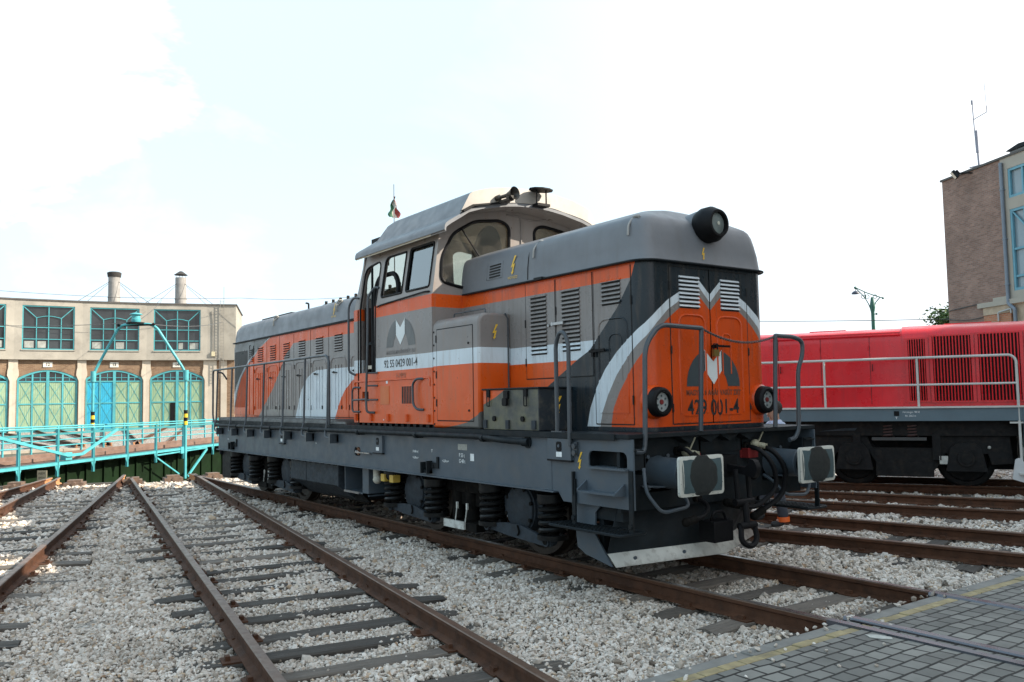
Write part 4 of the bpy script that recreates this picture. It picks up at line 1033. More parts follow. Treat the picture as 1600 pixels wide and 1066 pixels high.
M['railtop']=pm('worn rail head',(.125,.075,.05),.42,var=.25,scale=6,metal=.3,dirt=(.07,.035,.02),damt=.6)
M['railmid']=pm('half polished rail head',(.115,.095,.085),.32,metal=.55,var=.25,scale=5,dirt=(.07,.04,.025),damt=.6)
M['railshine']=pm('polished rail head',(.13,.135,.155),.28,metal=.75,var=.12,scale=2)
def wood(name,col,ang=0.0):
    m,t,b=newmat(name); co=objco(t)
    vec=t.vscale(co,(14,1.2,14)); n=t.noise(vec,2.0,5,.6,.4)
    c=t.ramp(n,[(.28,tuple(x*.18 for x in col)),(.42,tuple(x*.8 for x in col)),(.6,col),(.8,tuple(min(1,x*2.4) for x in col))])
    finish(t,b,c,.85,var=.2,scale=2,co=co,dirt=(.10,.09,.08),damt=.4); bump(t,b,n,.9,.03); return m
M['sleeper']=wood('weathered sleeper wood',(.095,.080,.066))
def _sl():
    m=M['sleeper']; t=NT(m.node_tree); b=m.node_tree.nodes['Principled BSDF']; s=b.inputs['Base Color'].links[0].from_socket
    oi=t.node('ShaderNodeObjectInfo'); f=t.mapr(oi.outputs['Random'],0,1,.4,1.9); sc=t.node('ShaderNodeVectorMath',operation='SCALE'); t.link(s,sc.inputs[0]); t.link(f,sc.inputs['Scale']); t.link(sc.outputs[0],b.inputs['Base Color'])
_sl()
# ---- ground (one sheet round the turntable pit, reaching the horizon)
mb=MB(); rr=[PITR,14,20,30,45,80,200,600,3000]; N=96
vs=[];fs=[]
for r in rr:
    for j in range(N): a=2*PI*j/N; vs.append((OX+r*math.cos(a),OY+r*math.sin(a),ZG))
for i in range(len(rr)-1):
    for j in range(N): fs.append((i*N+j,(i+1)*N+j,(i+1)*N+(j+1)%N,i*N+(j+1)%N))
mb.add(vs,fs); g=mb.build('ground',M['gravel']); tag(g,'pale gravel yard ground under the tracks','ground',kind='structure')
mb=MB(); vs=[];fs=[]
for z in(ZG+.0,-1.7):
    for j in range(N): a=2*PI*j/N; vs.append((OX+PITR*math.cos(a),OY+PITR*math.sin(a),z))
fs=[(j,(j+1)%N,N+(j+1)%N,N+j) for j in range(N)]; mb.add(vs,fs)
for k in range(N):
    a=2*PI*(k+.5)/N
mb.add([(OX+(PITR+.02)*math.cos(2*PI*j/N),OY+(PITR+.02)*math.sin(2*PI*j/N),-1.7) for j in range(N)],[tuple(range(N))],1)
r0,r1=PITR-.02,PITR+.42
for j in range(N):
    a0=2*PI*j/N;a1=2*PI*(j+.97)/N
    P=[(OX+r*math.cos(a),OY+r*math.sin(a)) for r,a in((r0,a0),(r1,a0),(r1,a1),(r0,a1))]
    mb.add([(x,y,ZG-.1) for x,y in P]+[(x,y,ZG+.025) for x,y in P],[(0,1,2,3),(4,5,6,7),(0,1,5,4),(1,2,6,5),(2,3,7,6),(3,0,4,7)],2)
pit=mb.build('turntable_pit',[pm('pit wall concrete',(.10,.105,.09),.85,var=.3,scale=1.5,dirt=(.04,.045,.03),damt=.6),pm('pit floor',(.12,.11,.09),.9,var=.3),pm('pit rim stone',(.30,.27,.22),.85,var=.25,scale=2)])
tag(pit,'round turntable pit with stone rim','turntable pit',kind='structure')

# ---- tracks
RP_H=[(-.065,-.155),(.065,-.155),(.065,-.146),(.014,-.122),(.009,-.05),(.036,-.036),(.036,-.008),(.030,0.0),(-.030,0.0),(-.036,-.008),(-.036,-.036),(-.009,-.05),(-.014,-.122),(-.065,-.146)]
SLEEP=[]   # (centre, dir, half length, half width) for the stones
RAILS=[]
def track(label,c0,ang,L,sl0=None,sl1=None,spacing=.62,shine=None,ends=True,group='railway tracks in the yard',zoff=0,jit=.35):
    root=empty('railway_track',(c0[0],c0[1],0),rad(ang)); tag(root,label,'track',group)
    u=Vector((math.cos(rad(ang)),math.sin(rad(ang)),0)); n=Vector((-u.y,u.x,0)); C0=Vector((c0[0],c0[1],0))
    for s in(-1,1):
        q=MB(); a=-(.0) ; a2=L
        cuts=[0,.55,L] if ends else [0,L]
        for k,(x0,x1) in enumerate(zip(cuts[:-1],cuts[1:])):
            for (p0,p1) in [(RP_H[i],RP_H[(i+1)%len(RP_H)]) for i in range(len(RP_H))]:
                top=p0[1]>-.01 and p1[1]>-.01
                mi=1 if top else (2 if (k==0 and ends) else 0)
                q.add([(x0,s*.753+p0[0],p0[1]),(x1,s*.753+p0[0],p0[1]),(x1,s*.753+p1[0],p1[1]),(x0,s*.753+p1[0],p1[1])],[(0,1,2,3)],mi)
        for x in(0,L): q.add([(x,s*.753+a_,b_) for a_,b_ in RP_H],[tuple(range(len(RP_H)))],2)
        if shine: q.box(shine-2.2,shine,s*.753-.026,s*.753+.026,-.003,.0012,4); q.box(shine-.7,shine,s*.753-.032,s*.753+.032,-.003,.0022,5)
        if shine: q.box(shine,L,s*.753-.0375,s*.753+.0375,-.04,.004,3)
        # fishplates
        for xj in(.15*L+3,):
            if xj<L-1: q.box(xj-.3,xj+.3,s*.753-.032,s*.753+.032,-.12,-.05,0); q.box(xj-.003,xj+.003,s*.753-.037,s*.753+.037,-.03,.0006,2)
        q.build('rail',[M['rust'],M['railtop'],M['rust_light'],M['railshine'],M['railmid'],M['railmid']],root)
        RAILS.append((C0+n*s*.753,u,L))
    if sl0 is not None:
        x=sl0; cnt=0
        while x<sl1 and cnt<98:
            j=rng.uniform(-.06,.06); hl=1.25+rng.uniform(-.06,.08); a=rng.uniform(-.03,.03); off=rng.uniform(-.08,.08)
            q=MB(); hw=.115+rng.uniform(-.015,.015); zt=-.146-rng.random()*.022
            K=8; ring=[]
            for i in range(K+1):
                y=-hl+2*hl*i/K; e=.02 if i in(0,K) else 0
                w0=hw+rng.uniform(-.008,.008); ring+= [(-w0,y,zt-.12),(-w0+.006,y,zt-.012-e*rng.random()),(-w0+.02,y,zt-e),(0,y,zt-.004*rng.random()),(w0-.02,y,zt-e),(w0-.006,y,zt-.012-e*rng.random()),(w0,y,zt-.12)]
            fs=[]
            for i in range(K):
                for k in range(6): fs.append((i*7+k,i*7+k+1,(i+1)*7+k+1,(i+1)*7+k))
            fs+= [tuple(range(7)),tuple(K*7+k for k in range(7))]
            q.add(ring,fs,0)
            for s in(-1,1): q.box(-.09,.09,s*.753-.13,s*.753+.13,zt-.002,zt+.012,1); 
            for s in(-1,1):
                for d in(-.085,.085): q.box(-.03,.03,s*.753+d-.018,s*.753+d+.018,zt,zt+.045,1)
            o=q.build('sleeper',[M['sleeper'],M['rust']],None); o.parent=root; o.location=(x+j,off,0); o.rotation_euler=(0,0,a)
            w=C0+u*(x+j)+n*off; SLEEP.append((w,Vector((math.cos(rad(ang)+a),math.sin(rad(ang)+a),0)),hl,hw,rng.random()))
            x+=spacing*rng.uniform(.92,1.1); cnt+=1
    return root
track('rusty gravel track that carries the orange and grey locomotive and runs into the block paving',(-17.55,0),-.25,27.5,.35,18.6,shine=18.75)
track('rusty empty track just left of the orange and grey locomotive, running to the bottom edge',(-17.54,-1.41),-8.56,24,.35,22)
track('rusty track leaving at the left edge of the picture beside a sunlit gravel patch',(-18.77,-2.85),-15.7,24,.35,20)
track('short stretch of rusty track at the far left edge below the turntable railing',(-19.45,-4.43),-22.4,22,.35,14)
track('rusty track in front of the walking person, nearest behind the orange and grey locomotive',(-9,1.815),12,24,.2,15,ends=False)
track('rusty empty track between the walking person and the red locomotive',(-9.5,3.99),21.2,24,.2,14,ends=False)
RA=28; RU=Vector((math.cos(rad(RA)),math.sin(rad(RA)),0)); RN=Vector((-RU.y,RU.x,0)); RT=Vector((-4.15,9.61,0))
c0=RT-RU*9
track('rusty track that the red locomotive stands on',(c0.x,c0.y),RA,26,.2,14,ends=False)
bays=[189.0,182.6,176.65,170.25,163.9]
for i,a in enumerate(bays[1:]):
    u=Vector((math.cos(rad(a)),math.sin(rad(a)))); 
    track(['track across the pit leading to the leftmost green gate','track across the pit leading to the green gate under number 12','track across the pit leading to the half blue gate','track across the pit leading to the gate standing ajar'][i],(OX+u.x*11.1,OY+u.y*11.1),a,33,None,None,group='tracks beyond the turntable')
# guard rails in the paving
for s,lb in((-1,'polished guard rail set in the paving beside the near rail'),(1,'polished guard rail set in the paving beside the far rail')):
    y=s*.645
    q=MB(); q.prism('yz',[(y-.04,-.10),(y+.04,-.10),(y+.043,-.02),(y+.035,.006),(y-.035,.006),(y-.043,-.02)],1.22,9.9)
    q.box(1.3,9.9,min(s*.686,s*.716),max(s*.686,s*.716),-.05,-.0065,1); o=q.build('guard_rail',[M['railshine'],M['black']]); tag(o,lb,'guard rail','guard rails in the crossing')  # black strip stands for the shade in the groove beside the rail
# ---- block paving, concrete edge and yellow tiles
def paver_mat():
    m,t,b=newmat('grey concrete block paving'); co=objco(t)
    nz=t.node('ShaderNodeTexNoise'); t.link(co,nz.inputs['Vector']); nz.inputs['Scale'].default_value=1.6
    ad=t.node('ShaderNodeVectorMath',operation='MULTIPLY_ADD'); t.link(nz.outputs['Color'],ad.inputs[0]); ad.inputs[1].default_value=(.075,.075,0); t.link(co,ad.inputs[2])
    # rows run along Y : swap axes
    sp=t.node('ShaderNodeSeparateXYZ'); t.link(ad.outputs[0],sp.inputs[0]); cb=t.node('ShaderNodeCombineXYZ'); t.link(sp.outputs[1],cb.inputs[0]); t.link(sp.outputs[0],cb.inputs[1])
    br=t.node('ShaderNodeTexBrick'); t.link(cb.outputs[0],br.inputs['Vector']); br.inputs['Scale'].default_value=1
    br.inputs['Brick Width'].default_value=.165; br.inputs['Row Height'].default_value=.135; br.inputs['Mortar Size'].default_value=.0115; br.inputs['Mortar Smooth'].default_value=.35
    br.inputs['Color1'].default_value=(.125,.122,.11,1); br.inputs['Color2'].default_value=(.225,.218,.195,1); br.inputs['Mortar'].default_value=(.018,.017,.015,1)
    br.offset=.5
    finish(t,b,br.outputs['Color'],.75,var=.2,scale=1.3,co=co,dirt=(.055,.052,.045),damt=.45,spec=.35)
    h=t.m('MULTIPLY',br.outputs['Fac'],-1.0); h=t.add(h,t.mul(t.noise(co,60,3),.15)); h=t.add(h,t.mul(t.noise(co,2.2,2),.8)); bump(t,b,h,.6,.012)
    return m
M['paver']=paver_mat()
mb=MB(); n=40
xs=[1.50,1.60]+[2+i for i in range(12)]; 
mb.box(1.50,14,-14,14,-.25,-.010)
g=mb.build('pavement',M['paver']); tag(g,'grey block paving of the crossing','pavement',kind='structure')
mb=MB(); y=-14.0
while y<14:
    L=.98; mb.box(1.265,1.395,y,y+L,-.28,-.016+rng.uniform(-.004,.004)); y+=1.0
k=mb.build('kerb',pm('concrete kerb',(.185,.18,.165),.85,var=.25,scale=4,dirt=(.12,.11,.09),damt=.5,bmp=.2,bscale=50),bevel=.012); tag(k,'concrete kerb strip along the paving','kerb',kind='structure')
mb=MB(); y=-14.0
while y<14:
    if True: mb.box(1.402+rng.uniform(0,.004),1.493,y+.004,y+.192,-.2,-.010+rng.uniform(-.006,.003))
    y+=.20
k=mb.build('yellow_paving_strip',pm('yellow paver',(.29,.235,.125),.8,var=.35,scale=6,dirt=(.13,.115,.085),damt=.75,bmp=.15),bevel=.006); tag(k,'yellow block edging along the paving','paving strip',kind='structure')
q=MB(); q.prism('xy',[(1.60,-.99),(1.66,-1.03),(1.74,-1.0),(1.79,-.95),(1.76,-.91),(1.66,-.93)],-.007,-.003); 
o=q.build('paper_scrap',pm('white paper',(.42,.42,.38),.8,var=.2,scale=20)); tag(o,'small white scrap of paper lying on the paving beside the rail','litter')

# ---- loose ballast stones (real stones where the camera can see them)
CAM=Vector((5.278,-6.798,1.776)); YAW=rad(144.3)
def in_view(x,y):
    dx=x-CAM.x;dy=y-CAM.y; d=math.hypot(dx,dy); a=math.atan2(dy,dx)-YAW; a=(a+PI)%(2*PI)-PI
    return d,a
def stones():
    R=np.random.default_rng(5)
    ico=[]; t=(1+5**.5)/2
    iv=np.array([(-1,t,0),(1,t,0),(-1,-t,0),(1,-t,0),(0,-1,t),(0,1,t),(0,-1,-t),(0,1,-t),(t,0,-1),(t,0,1),(-t,0,-1),(-t,0,1)],float); iv/=np.linalg.norm(iv[0])
    it=np.array([(0,11,5),(0,5,1),(0,1,7),(0,7,10),(0,10,11),(1,5,9),(5,11,4),(11,10,2),(10,7,6),(7,1,8),(3,9,4),(3,4,2),(3,2,6),(3,6,8),(3,8,9),(4,9,5),(2,4,11),(6,2,10),(8,6,7),(9,8,1)])
    pts=[]
    # bands of distance: (r0,r1,density,size,layers)
    for r0,r1,den,sz in((2.2,5.5,3900,.0128),(5.5,9,2600,.0155),(9,14,1400,.0205),(14,21,560,.029),(21,27,200,.040)):
        A=(r1*r1-r0*r0)*rad(66)/2; n=int(A*den)
        r=np.sqrt(R.uniform(r0*r0,r1*r1,n)); a=YAW+R.uniform(-rad(36),rad(34),n)
        x=CAM.x+r*np.cos(a); y=CAM.y+r*np.sin(a)
        s=sz*np.exp(R.normal(0,.28,n)); pts.append(np.stack([x,y,s],1))
    P=np.concatenate(pts); x,y,s=P.T
    keep=(x<1.265)|((x<3.2)&(R.random(len(x))<.008*np.exp(-(x-1.3)*3.2)))
    keep&=np.hypot(x-OX,y-OY)>PITR+.25
    # not on sleepers / rails, apart from a few strays
    stray=R.random(len(x)); onsl=np.zeros(len(x),bool)
    for w,u,hl,hw,rv in SLEEP:
        du=(x-w.x)*u.x+(y-w.y)*u.y; dn=-(x-w.x)*u.y+(y-w.y)*u.x
        edge=(hl-np.abs(dn)); 
        cover=np.where(edge<.3,.34,.04 if rv<.4 else (.16 if rv<.7 else .5))
        onsl|=(np.abs(du)<hw+.4*s)&(np.abs(dn)<hl+.3*s)&(stray>cover)
    keep&=~onsl
    d_r=np.full(len(x),9.)
    for c,u,L in RAILS:
        dn=-(x-c.x)*u.y+(y-c.y)*u.x; du=(x-c.x)*u.x+(y-c.y)*u.y
        d_r=np.where((du>0)&(du<L),np.minimum(d_r,np.abs(dn)),d_r)
    keep&=d_r>.055+s*.8
    x,y,s=x[keep],y[keep],s[keep]; n=len(x)
    # gentle heaping of the bed
    hz=.012*np.sin(x*2.1+y*1.3)+.010*np.sin(x*5.3-y*4.1)+.008*np.sin(7.7*y+3.1*x)
    z=ZG+.004+hz+R.uniform(0,.018,n)+s*.25
    z=np.where(x>1.26,-.006+s*.35,z)
    nv=len(iv)
    base=iv[None]*(1+R.uniform(-.32,.32,(n,nv,1)))
    sc=np.stack([R.uniform(.75,1.5,n),R.uniform(.7,1.15,n),R.uniform(.42,.8,n)],1)*s[:,None]
    v=base*sc[:,None,:]
    q=R.normal(size=(n,4)); q[:,1:3]*=.45; q/=np.linalg.norm(q,axis=1)[:,None]
    w,a,b,c=q.T
    Rm=np.stack([1-2*(b*b+c*c),2*(a*b-c*w),2*(a*c+b*w),2*(a*b+c*w),1-2*(a*a+c*c),2*(b*c-a*w),2*(a*c-b*w),2*(b*c+a*w),1-2*(a*a+b*b)],1).reshape(n,3,3)
    v=np.einsum('nij,nkj->nki',Rm,v)+np.stack([x,y,z],1)[:,None,:]
    tris=(it[None]+(np.arange(n)*nv)[:,None,None]).reshape(-1,3)
    me=bpy.data.meshes.new('ballast'); me.vertices.add(n*nv); me.vertices.foreach_set('co',v.reshape(-1).astype(np.float32))
    me.loops.add(len(tris)*3); me.loops.foreach_set('vertex_index',tris.reshape(-1).astype(np.int32))
    me.polygons.add(len(tris)); me.polygons.foreach_set('loop_start',(np.arange(len(tris))*3).astype(np.int32))
    me.polygons.foreach_set('use_smooth',np.zeros(len(tris),bool))
    me.update(calc_edges=True)
    at=me.attributes.new('tone','FLOAT','POINT'); at.data.foreach_set('value',np.repeat(R.random(n),nv).astype(np.float32))
    d_k=d_r[keep]; st=.75*np.exp(-np.maximum(d_k-.05,0)/.13)
    st=np.maximum(st,np.where((x>.75)&(x<1.27)&(np.sin(y*2.3)+np.sin(y*.9+1)>.25),.9,0))
    under=(np.abs(y)<1.0)&(x<-.6)&(x>-13.2); st=np.maximum(st,np.where(under,.85,0)*R.uniform(.6,1,n))  # stones darker within the locomotive's footprint
    at=me.attributes.new('stain_darken','FLOAT','POINT'); at.data.foreach_set('value',np.repeat(st*R.uniform(.55,1,n),nv).astype(np.float32))
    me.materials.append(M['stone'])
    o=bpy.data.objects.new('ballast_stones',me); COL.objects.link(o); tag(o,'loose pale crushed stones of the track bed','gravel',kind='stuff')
    print('stones',n)
stones()

# ---- turntable bridge
BA=137.7; BU=Vector((math.cos(rad(BA)),math.sin(rad(BA)),0)); 
TT=empty('turntable_bridge',(OX,OY,0),rad(BA)); tag(TT,'turquoise railed locomotive turntable bridge with arched current collector over the pit','turntable')
# local frame: x along the bridge (to the right in the photo = +x), +y towards the camera  (rotation puts +y the other way -> mirror sign)
YS=1 if (Vector((-BU.y,BU.x,0)).dot(CAM-Vector((OX,OY,0)))>0) else -1
def L3(s,o,z): return (s,o*YS,z)
cy=pm('turquoise paint',(.065,.34,.375),.5,var=.2,scale=2.5,dirt=(.04,.18,.19),damt=.5)
cyd=pm('dark turquoise paint',(.03,.20,.22),.5,var=.15)
green=pm('dark green girder paint',(.004,.014,.004),.9,var=.35,scale=1.6,dirt=(.002,.005,.002),damt=.6,spec=.15)
q=MB()
for o in(1.05,-1.05):
    y0,y1=sorted((o*YS-.02,o*YS+.02)); q.prism('xz',[(-10.6,-.0),(10.6,-.0),(10.6,-.55),(7,-1.35),(-7,-1.35),(-10.6,-.55)],y0,y1)
    for i in range(22): s=-10+i*.95; q.box(s-.03,s+.03,o*YS-.09,o*YS+.09,-1.3 if abs(s)<7 else -.6,-.02)
    q.box(-10.6,10.6,o*YS-.15,o*YS+.15,-.03,.02)
q.box(-7,7,-1.05,1.05,-1.3,-1.25)
q.build('girder',green,TT)
q=MB()
for i in range(34): s=-10.5+i*.63; q.box(s-.12,s+.12,-1.50,1.50,.03,.14)
q.box(-10.7,10.7,-1.50,-1.05,.14,.165); q.box(-10.7,10.7,1.05,1.50,.14,.165)
q.build('deck',wood('bridge deck timber',(.072,.062,.053)),TT)
for s in(-1,1):
    q=MB(); q.box(-10.75,10.75,s*.753-.035,s*.753+.035,.14,.27); q.box(-10.75,10.75,s*.753-.065,s*.753+.065,.14,.155); q.build('rail',[pm('bridge rail brown',(.16,.10,.075),.6,var=.3)],TT)
def brail(o,near):
    q=MB(); y=o*YS
    q.box(-10.6,10.6,y-.03,y+.03,.075,.165); q.box(-10.6,10.6,y-.035,y+.035,.16,.175,1)
    ztop=1.16
    q.tube([(-10.6,y,ztop+.03),(3.1,y,ztop-.10),(10.2,y,ztop-.12)],.027,8) 
    if near: q.box(-10.5,4.0,y-.015,y+.015,ztop-.20,ztop-.14,1)
    q.tube([(-10.6,y,.66),(10.2,y,.60)],.018,6)
    posts=[-9.8,-8.0,-6.35,-4.62,-2.75,-.95,1.0,3.4,5.2,7.0,8.8,10.2] if near else [-10+i*1.35 for i in range(16)]
    for s in posts:
        b=-.25 if near else .1
        q.box(s-.038,s+.038,y-.035,y+.035,b,ztop-.04) if near else q.box(s-.024,s+.024,y-.024,y+.024,b,ztop-.04)
        if near: q.box(s-.010,s+.010,y-.05,y+.05,b,ztop-.05,1); q.prism('xz',[(s-.12,.075),(s+.12,.075),(s+.04,-.10),(s-.04,-.10)],y-.015,y+.015)
    if near:
        y2=y+.09*YS
        q.bar((-8.9,y2,1.0),(-6.0,y2,.34),.05,.08); q.bar((-6.0,y2,.34),(-5.3,y2,.34),.05,.08); q.bar((-5.3,y2,.34),(-3.45,y2,1.03),.05,.08); q.box(-6.05,-5.75,y-.06,y+.12,.20,.42)
        q.bar((-.85,y,-.1),(.7,y,-.8),.04,.05); q.bar((2.9,y,.0),(1.35,y,-.95),.05,.08); q.bar((-.85,y,.0),(2.9,y,.05),.04,.05)
        q.box(.75,1.2,y-.05,y+.05,-.05,.2)
    q.build('railing',[cy,cyd],TT)
brail(1.55,True); brail(-1.55,False)
# gantry
q=MB(); gs=.75
for o in(1.62,-1.62):
    y=o*YS; s=gs+.28 if o>0 else gs-.55
    q.tube(fillet([(s,y,-1.0 if o>0 else .1),(s,y,3.0),(gs-.35,o*.48*YS,4.70),(gs-.42,o*.34*YS,4.83),(gs-.45,0,4.85)],.32,8),.052,10,0)
    q.cyl((s,y,2.7),(s,y,3.1),.10,10,0)
    for k in range(4): q.cyl((s,y,1.02+k*.14),(s,y,1.16+k*.14),.072,10,[1,2][k%2])
G=q.build('gantry',[cy,pm('hazard yellow',(.7,.45,.02),.5),M['black']],TT)
q=MB(); q.cyl((gs-.45,0,4.85),(gs-.45,0,4.90),.34,18,1); q.lathe((gs-.45,0,4.9),(0,0,1),[(0,.15),(.10,.18),(.13,.18),(.14,.15),(.28,.15),(.30,.23),(.33,.21),(.38,.05),(.38,0)],18,0); q.bar((gs-.5,-.7,4.80),(gs-.4,.7,4.80),.07,.06,1)
for a in(-.7,.7): q.sphere((gs-.45,a,4.82),.06,6,1)
q.build('current_collector',[cy,M['black']],G)
# rail-end locking blocks at the rim
for k,ang in enumerate((-24.2,-17.6,-11.0,-6.2,-1.2)):
    a=rad(ang); q=MB(); q.box(-.22,.22,-.22,.22,-.2,-.06); q.box(-.14,.14,-.15,.15,-.06,-.0); q.cyl((-.24,0,-.09),(.24,0,-.09),.05,8)
    o=q.build('rail_lock_block',pm('rusty cast block',(.13,.085,.06),.8,var=.35,scale=12) if k==0 else BLK); BLK=o.data.materials[0]
    o.location=(OX+(PITR+.2)*math.cos(a),OY+(PITR+.2)*math.sin(a),0); o.rotation_euler=(0,0,a)
    tag(o,'small rusty cast locking block on the rim of the turntable pit','locking block','locking blocks on the pit rim')
q=MB(); q.box(-.125,.125,-.012,.012,.0,.27,0); q.box(-.02,.02,.0,.02,-.2,.0,1)
text_on(q,'NEM',.085,(0,-.014,.19),(1,0,0),(0,0,1),1); text_on(q,'ÉPÍTH.',.062,(0,-.014,.08),(1,0,0),(0,0,1),1)
o=q.build('notice_board',[pm('weathered notice board',(.22,.19,.13),.8,var=.3),M['black']]); o.location=(-20.3,-3.80,-.16); o.rotation_euler=(0,0,rad(55)); tag(o,'small weathered stencilled notice board at the edge of the turntable pit','notice board')

# ---- roundhouse
RHR=44.0
RHO=empty('roundhouse',(OX+RHR*math.cos(rad(170)),OY+RHR*math.sin(rad(170)),0),world=True); tag(RHO,'pale concrete and brick engine roundhouse with turquoise windows and green arched gates','building')
conc=pm('pale rendered concrete',(.31,.29,.25),.85,var=.22,scale=.45,dirt=(.13,.12,.105),damt=.65,bmp=.15,bscale=3,streak=False)
def brick_mat(name,c1,c2,mo,w=.26,h=.085,rot=None,scale=1):
    m,t,b=newmat(name); tc=t.node('ShaderNodeUVMap'); co=tc.outputs[0]
    br=t.node('ShaderNodeTexBrick'); t.link(co,br.inputs['Vector']); br.inputs['Scale'].default_value=1
    br.inputs['Brick Width'].default_value=w; br.inputs['Row Height'].default_value=h; br.inputs['Mortar Size'].default_value=.010; br.inputs['Mortar Smooth'].default_value=.3; br.inputs['Bias'].default_value=-.1
    br.inputs['Color1'].default_value=(*c1,1); br.inputs['Color2'].default_value=(*c2,1); br.inputs['Mortar'].default_value=(*mo,1)
    oc=objco(t); finish(t,b,br.outputs['Color'],.9,var=.22,scale=.8,co=oc,dirt=tuple(x*.45 for x in c1),damt=.4)
    bump(t,b,t.mul(br.outputs['Fac'],-1),.5,.01); return m
def uv_planar(o,ux,uz=Vector((0,0,1)),org=Vector((0,0,0))):
    me=o.data; uv=me.uv_layers.new(name='UVMap')
    for l in me.loops: 
        p=me.vertices[l.vertex_index].co-org; uv.data[l.index].uv=(p.dot(ux),p.dot(uz))
brickL=brick_mat('ochre brick',(.155,.085,.045),(.225,.145,.085),(.22,.19,.15))
pier=pm('limewashed pier',(.44,.39,.32),.85,var=.12,scale=1.2,dirt=(.36,.29,.21),damt=.4)
cyw=pm('turquoise window paint',(.055,.28,.315),.5,var=.2,scale=1.5)
pane=pm('dark workshop glass',(.022,.026,.028),.10,var=.7,scale=.5,spec=.55,bmp=.12,bscale=.9)
see_through_light=pm('painted see-through daylight',(.27,.28,.26),.3,var=.35)  # pale tone painted for daylight seen through the building
gateg=pm('pale green gate boards',(.21,.315,.20),.7,var=.18,scale=1.2,dirt=(.33,.40,.32),damt=.7,streak=True)
gateb=pm('bright blue gate boards',(.02,.30,.46),.55,var=.12,scale=1.2,dirt=(.015,.2,.34),damt=.4,streak=True)
roofm=pm('dark roof edge',(.09,.085,.08),.8)
HALF=3.2
def bay(ac,idx):
    a0,a1=rad(ac+HALF),rad(ac-HALF)
    A=Vector((OX+RHR*math.cos(a0),OY+RHR*math.sin(a0),0)); B=Vector((OX+RHR*math.cos(a1),OY+RHR*math.sin(a1),0))
    u=(B-A).normalized(); W=(B-A).length; n=Vector((u.y,-u.x,0)); 
    if n.dot(Vector((OX,OY,0))-A)<0: n=-n
    Mx=Matrix(((u.x,n.x,0,A.x),(u.y,n.y,0,A.y),(0,0,1,0),(0,0,0,1)))
    def tr(q): q.v=[tuple(Mx@Vector(p)) for p in q.v]; return q
    wx0,wx1=.56,W-.60
    # upper concrete wall with the window opening
    q=MB(); q.panel('xz',[(0,5.72),(W,5.72),(W,10.42),(0,10.42)],[[(wx0,6.42),(wx1,6.42),(wx1,10.0),(wx0,10.0)]],.35,-.15)
    q.box(0,W,-.15,.44,5.62,5.76); q.box(wx0-.05,wx1+.05,.30,.42,6.34,6.42)
    wall_=tr(q).build('upper_wall',conc,RHO)
    q=MB(); q.box(-.02,W+.02,-8,.45,10.42,10.52); tr(q).build('roof',roofm,RHO)
    # window
    q=MB(); t_=.09
    q.panel('xz',[(wx0,6.42),(wx1,6.42),(wx1,10.0),(wx0,10.0)],[[(wx0+t_,6.42+t_),(wx1-t_,6.42+t_),(wx1-t_,10-t_),(wx0+t_,10-t_)]],.18,.30)
    xm=(wx0+wx1)/2; x1=wx0+(wx1-wx0)*.27; x2=wx0+(wx1-wx0)*.74
    q.box(xm-.035,xm+.035,.19,.27,6.45,9.95)
    for x in(x1,x2): q.box(x-.03,x+.03,.19,.26,6.45,9.0)
    for z in(7.28,8.22): q.box(wx0+.05,wx1-.05,.19,.26,z-.03,z+.03)
    q.bar((wx0+.08,.225,9.9),(x1,.225,9.0),.05,.06); q.bar((wx1-.08,.225,9.9),(x2,.225,9.0),.05,.06)
    q.tube([(x1+(x2-x1)*i/8,.225,9.0+.16*math.sin(PI*i/8)) for i in range(9)],.03,6)
    WN=tr(q).build('window',cyw,RHO)
    q=MB(); q.box(wx0,wx1,.10,.14,6.42,10.0,0)
    cells=[wx0+.08,x1,xm,x2,wx1-.08]
    for k in {0:[(0,.9),(1,.9)],1:[(0,1),(2,.9)],2:[(2,.5),(3,1)]}.get(idx%3,[(1,.8)]):
        c,f=k; q.box(cells[c]+.1,cells[c]+.1+(cells[c+1]-cells[c]-.2)*f,.14,.16,6.58,7.12,1)
    tr(q).build('pane',[pane,see_through_light],WN)
    # lower brick wall with arched gate opening
    gx0,gx1=.30,W-.30; zs,za=4.12,4.80
    arch=[(gx1-(gx1-gx0)*i/14, zs+(za-zs)*(1-(1-2*i/14)**2)) for i in range(15)]
    q=MB(); q.panel('xz',[(0,ZG-.1),(gx0,ZG-.1)]+list(reversed(arch))+[(gx1,ZG-.1),(W,ZG-.1),(W,5.62),(0,5.62)],[],.10,-.2)
    lw=tr(q).build('brick_wall',brickL,RHO); uv_planar(lw,u,org=A)
    for s in(0,1):
        q=MB(); x0=0 if s==0 else W; sg=1 if s==0 else -1
        q.prism('xz',[(x0,ZG),(x0+sg*.235,ZG),(x0+sg*.235,3.9),(x0+sg*.42,4.35),(x0+sg*.40,4.7),(x0+sg*.34,5.0),(x0+sg*.34,5.60),(x0,5.60)],.10,.22 if s==0 else .217)
        tr(q).build('pier',pier,RHO)
    # gate
    ang=arch
    q=MB(); ins=[(gx0+.14+(x-gx0)*(gx1-gx0-.28)/(gx1-gx0), z-.14) for x,z in arch]
    q.panel('xz',[(gx0,ZG)]+list(reversed(arch))+[(gx1,ZG)],[[(gx0+.14,ZG+.08)]+list(reversed(ins))+[(gx1-.14,ZG+.08)]],-.02,.06)
    gm=(gx0+gx1)/2; q.box(gm-.11,gm+.11,-.02,.075,ZG,za-.08)
    xq=[(gx0+gm)/2,(gx1+gm)/2]
    for x in xq: q.box(x-.06,x+.06,-.02,.065,ZG,zs+.32)
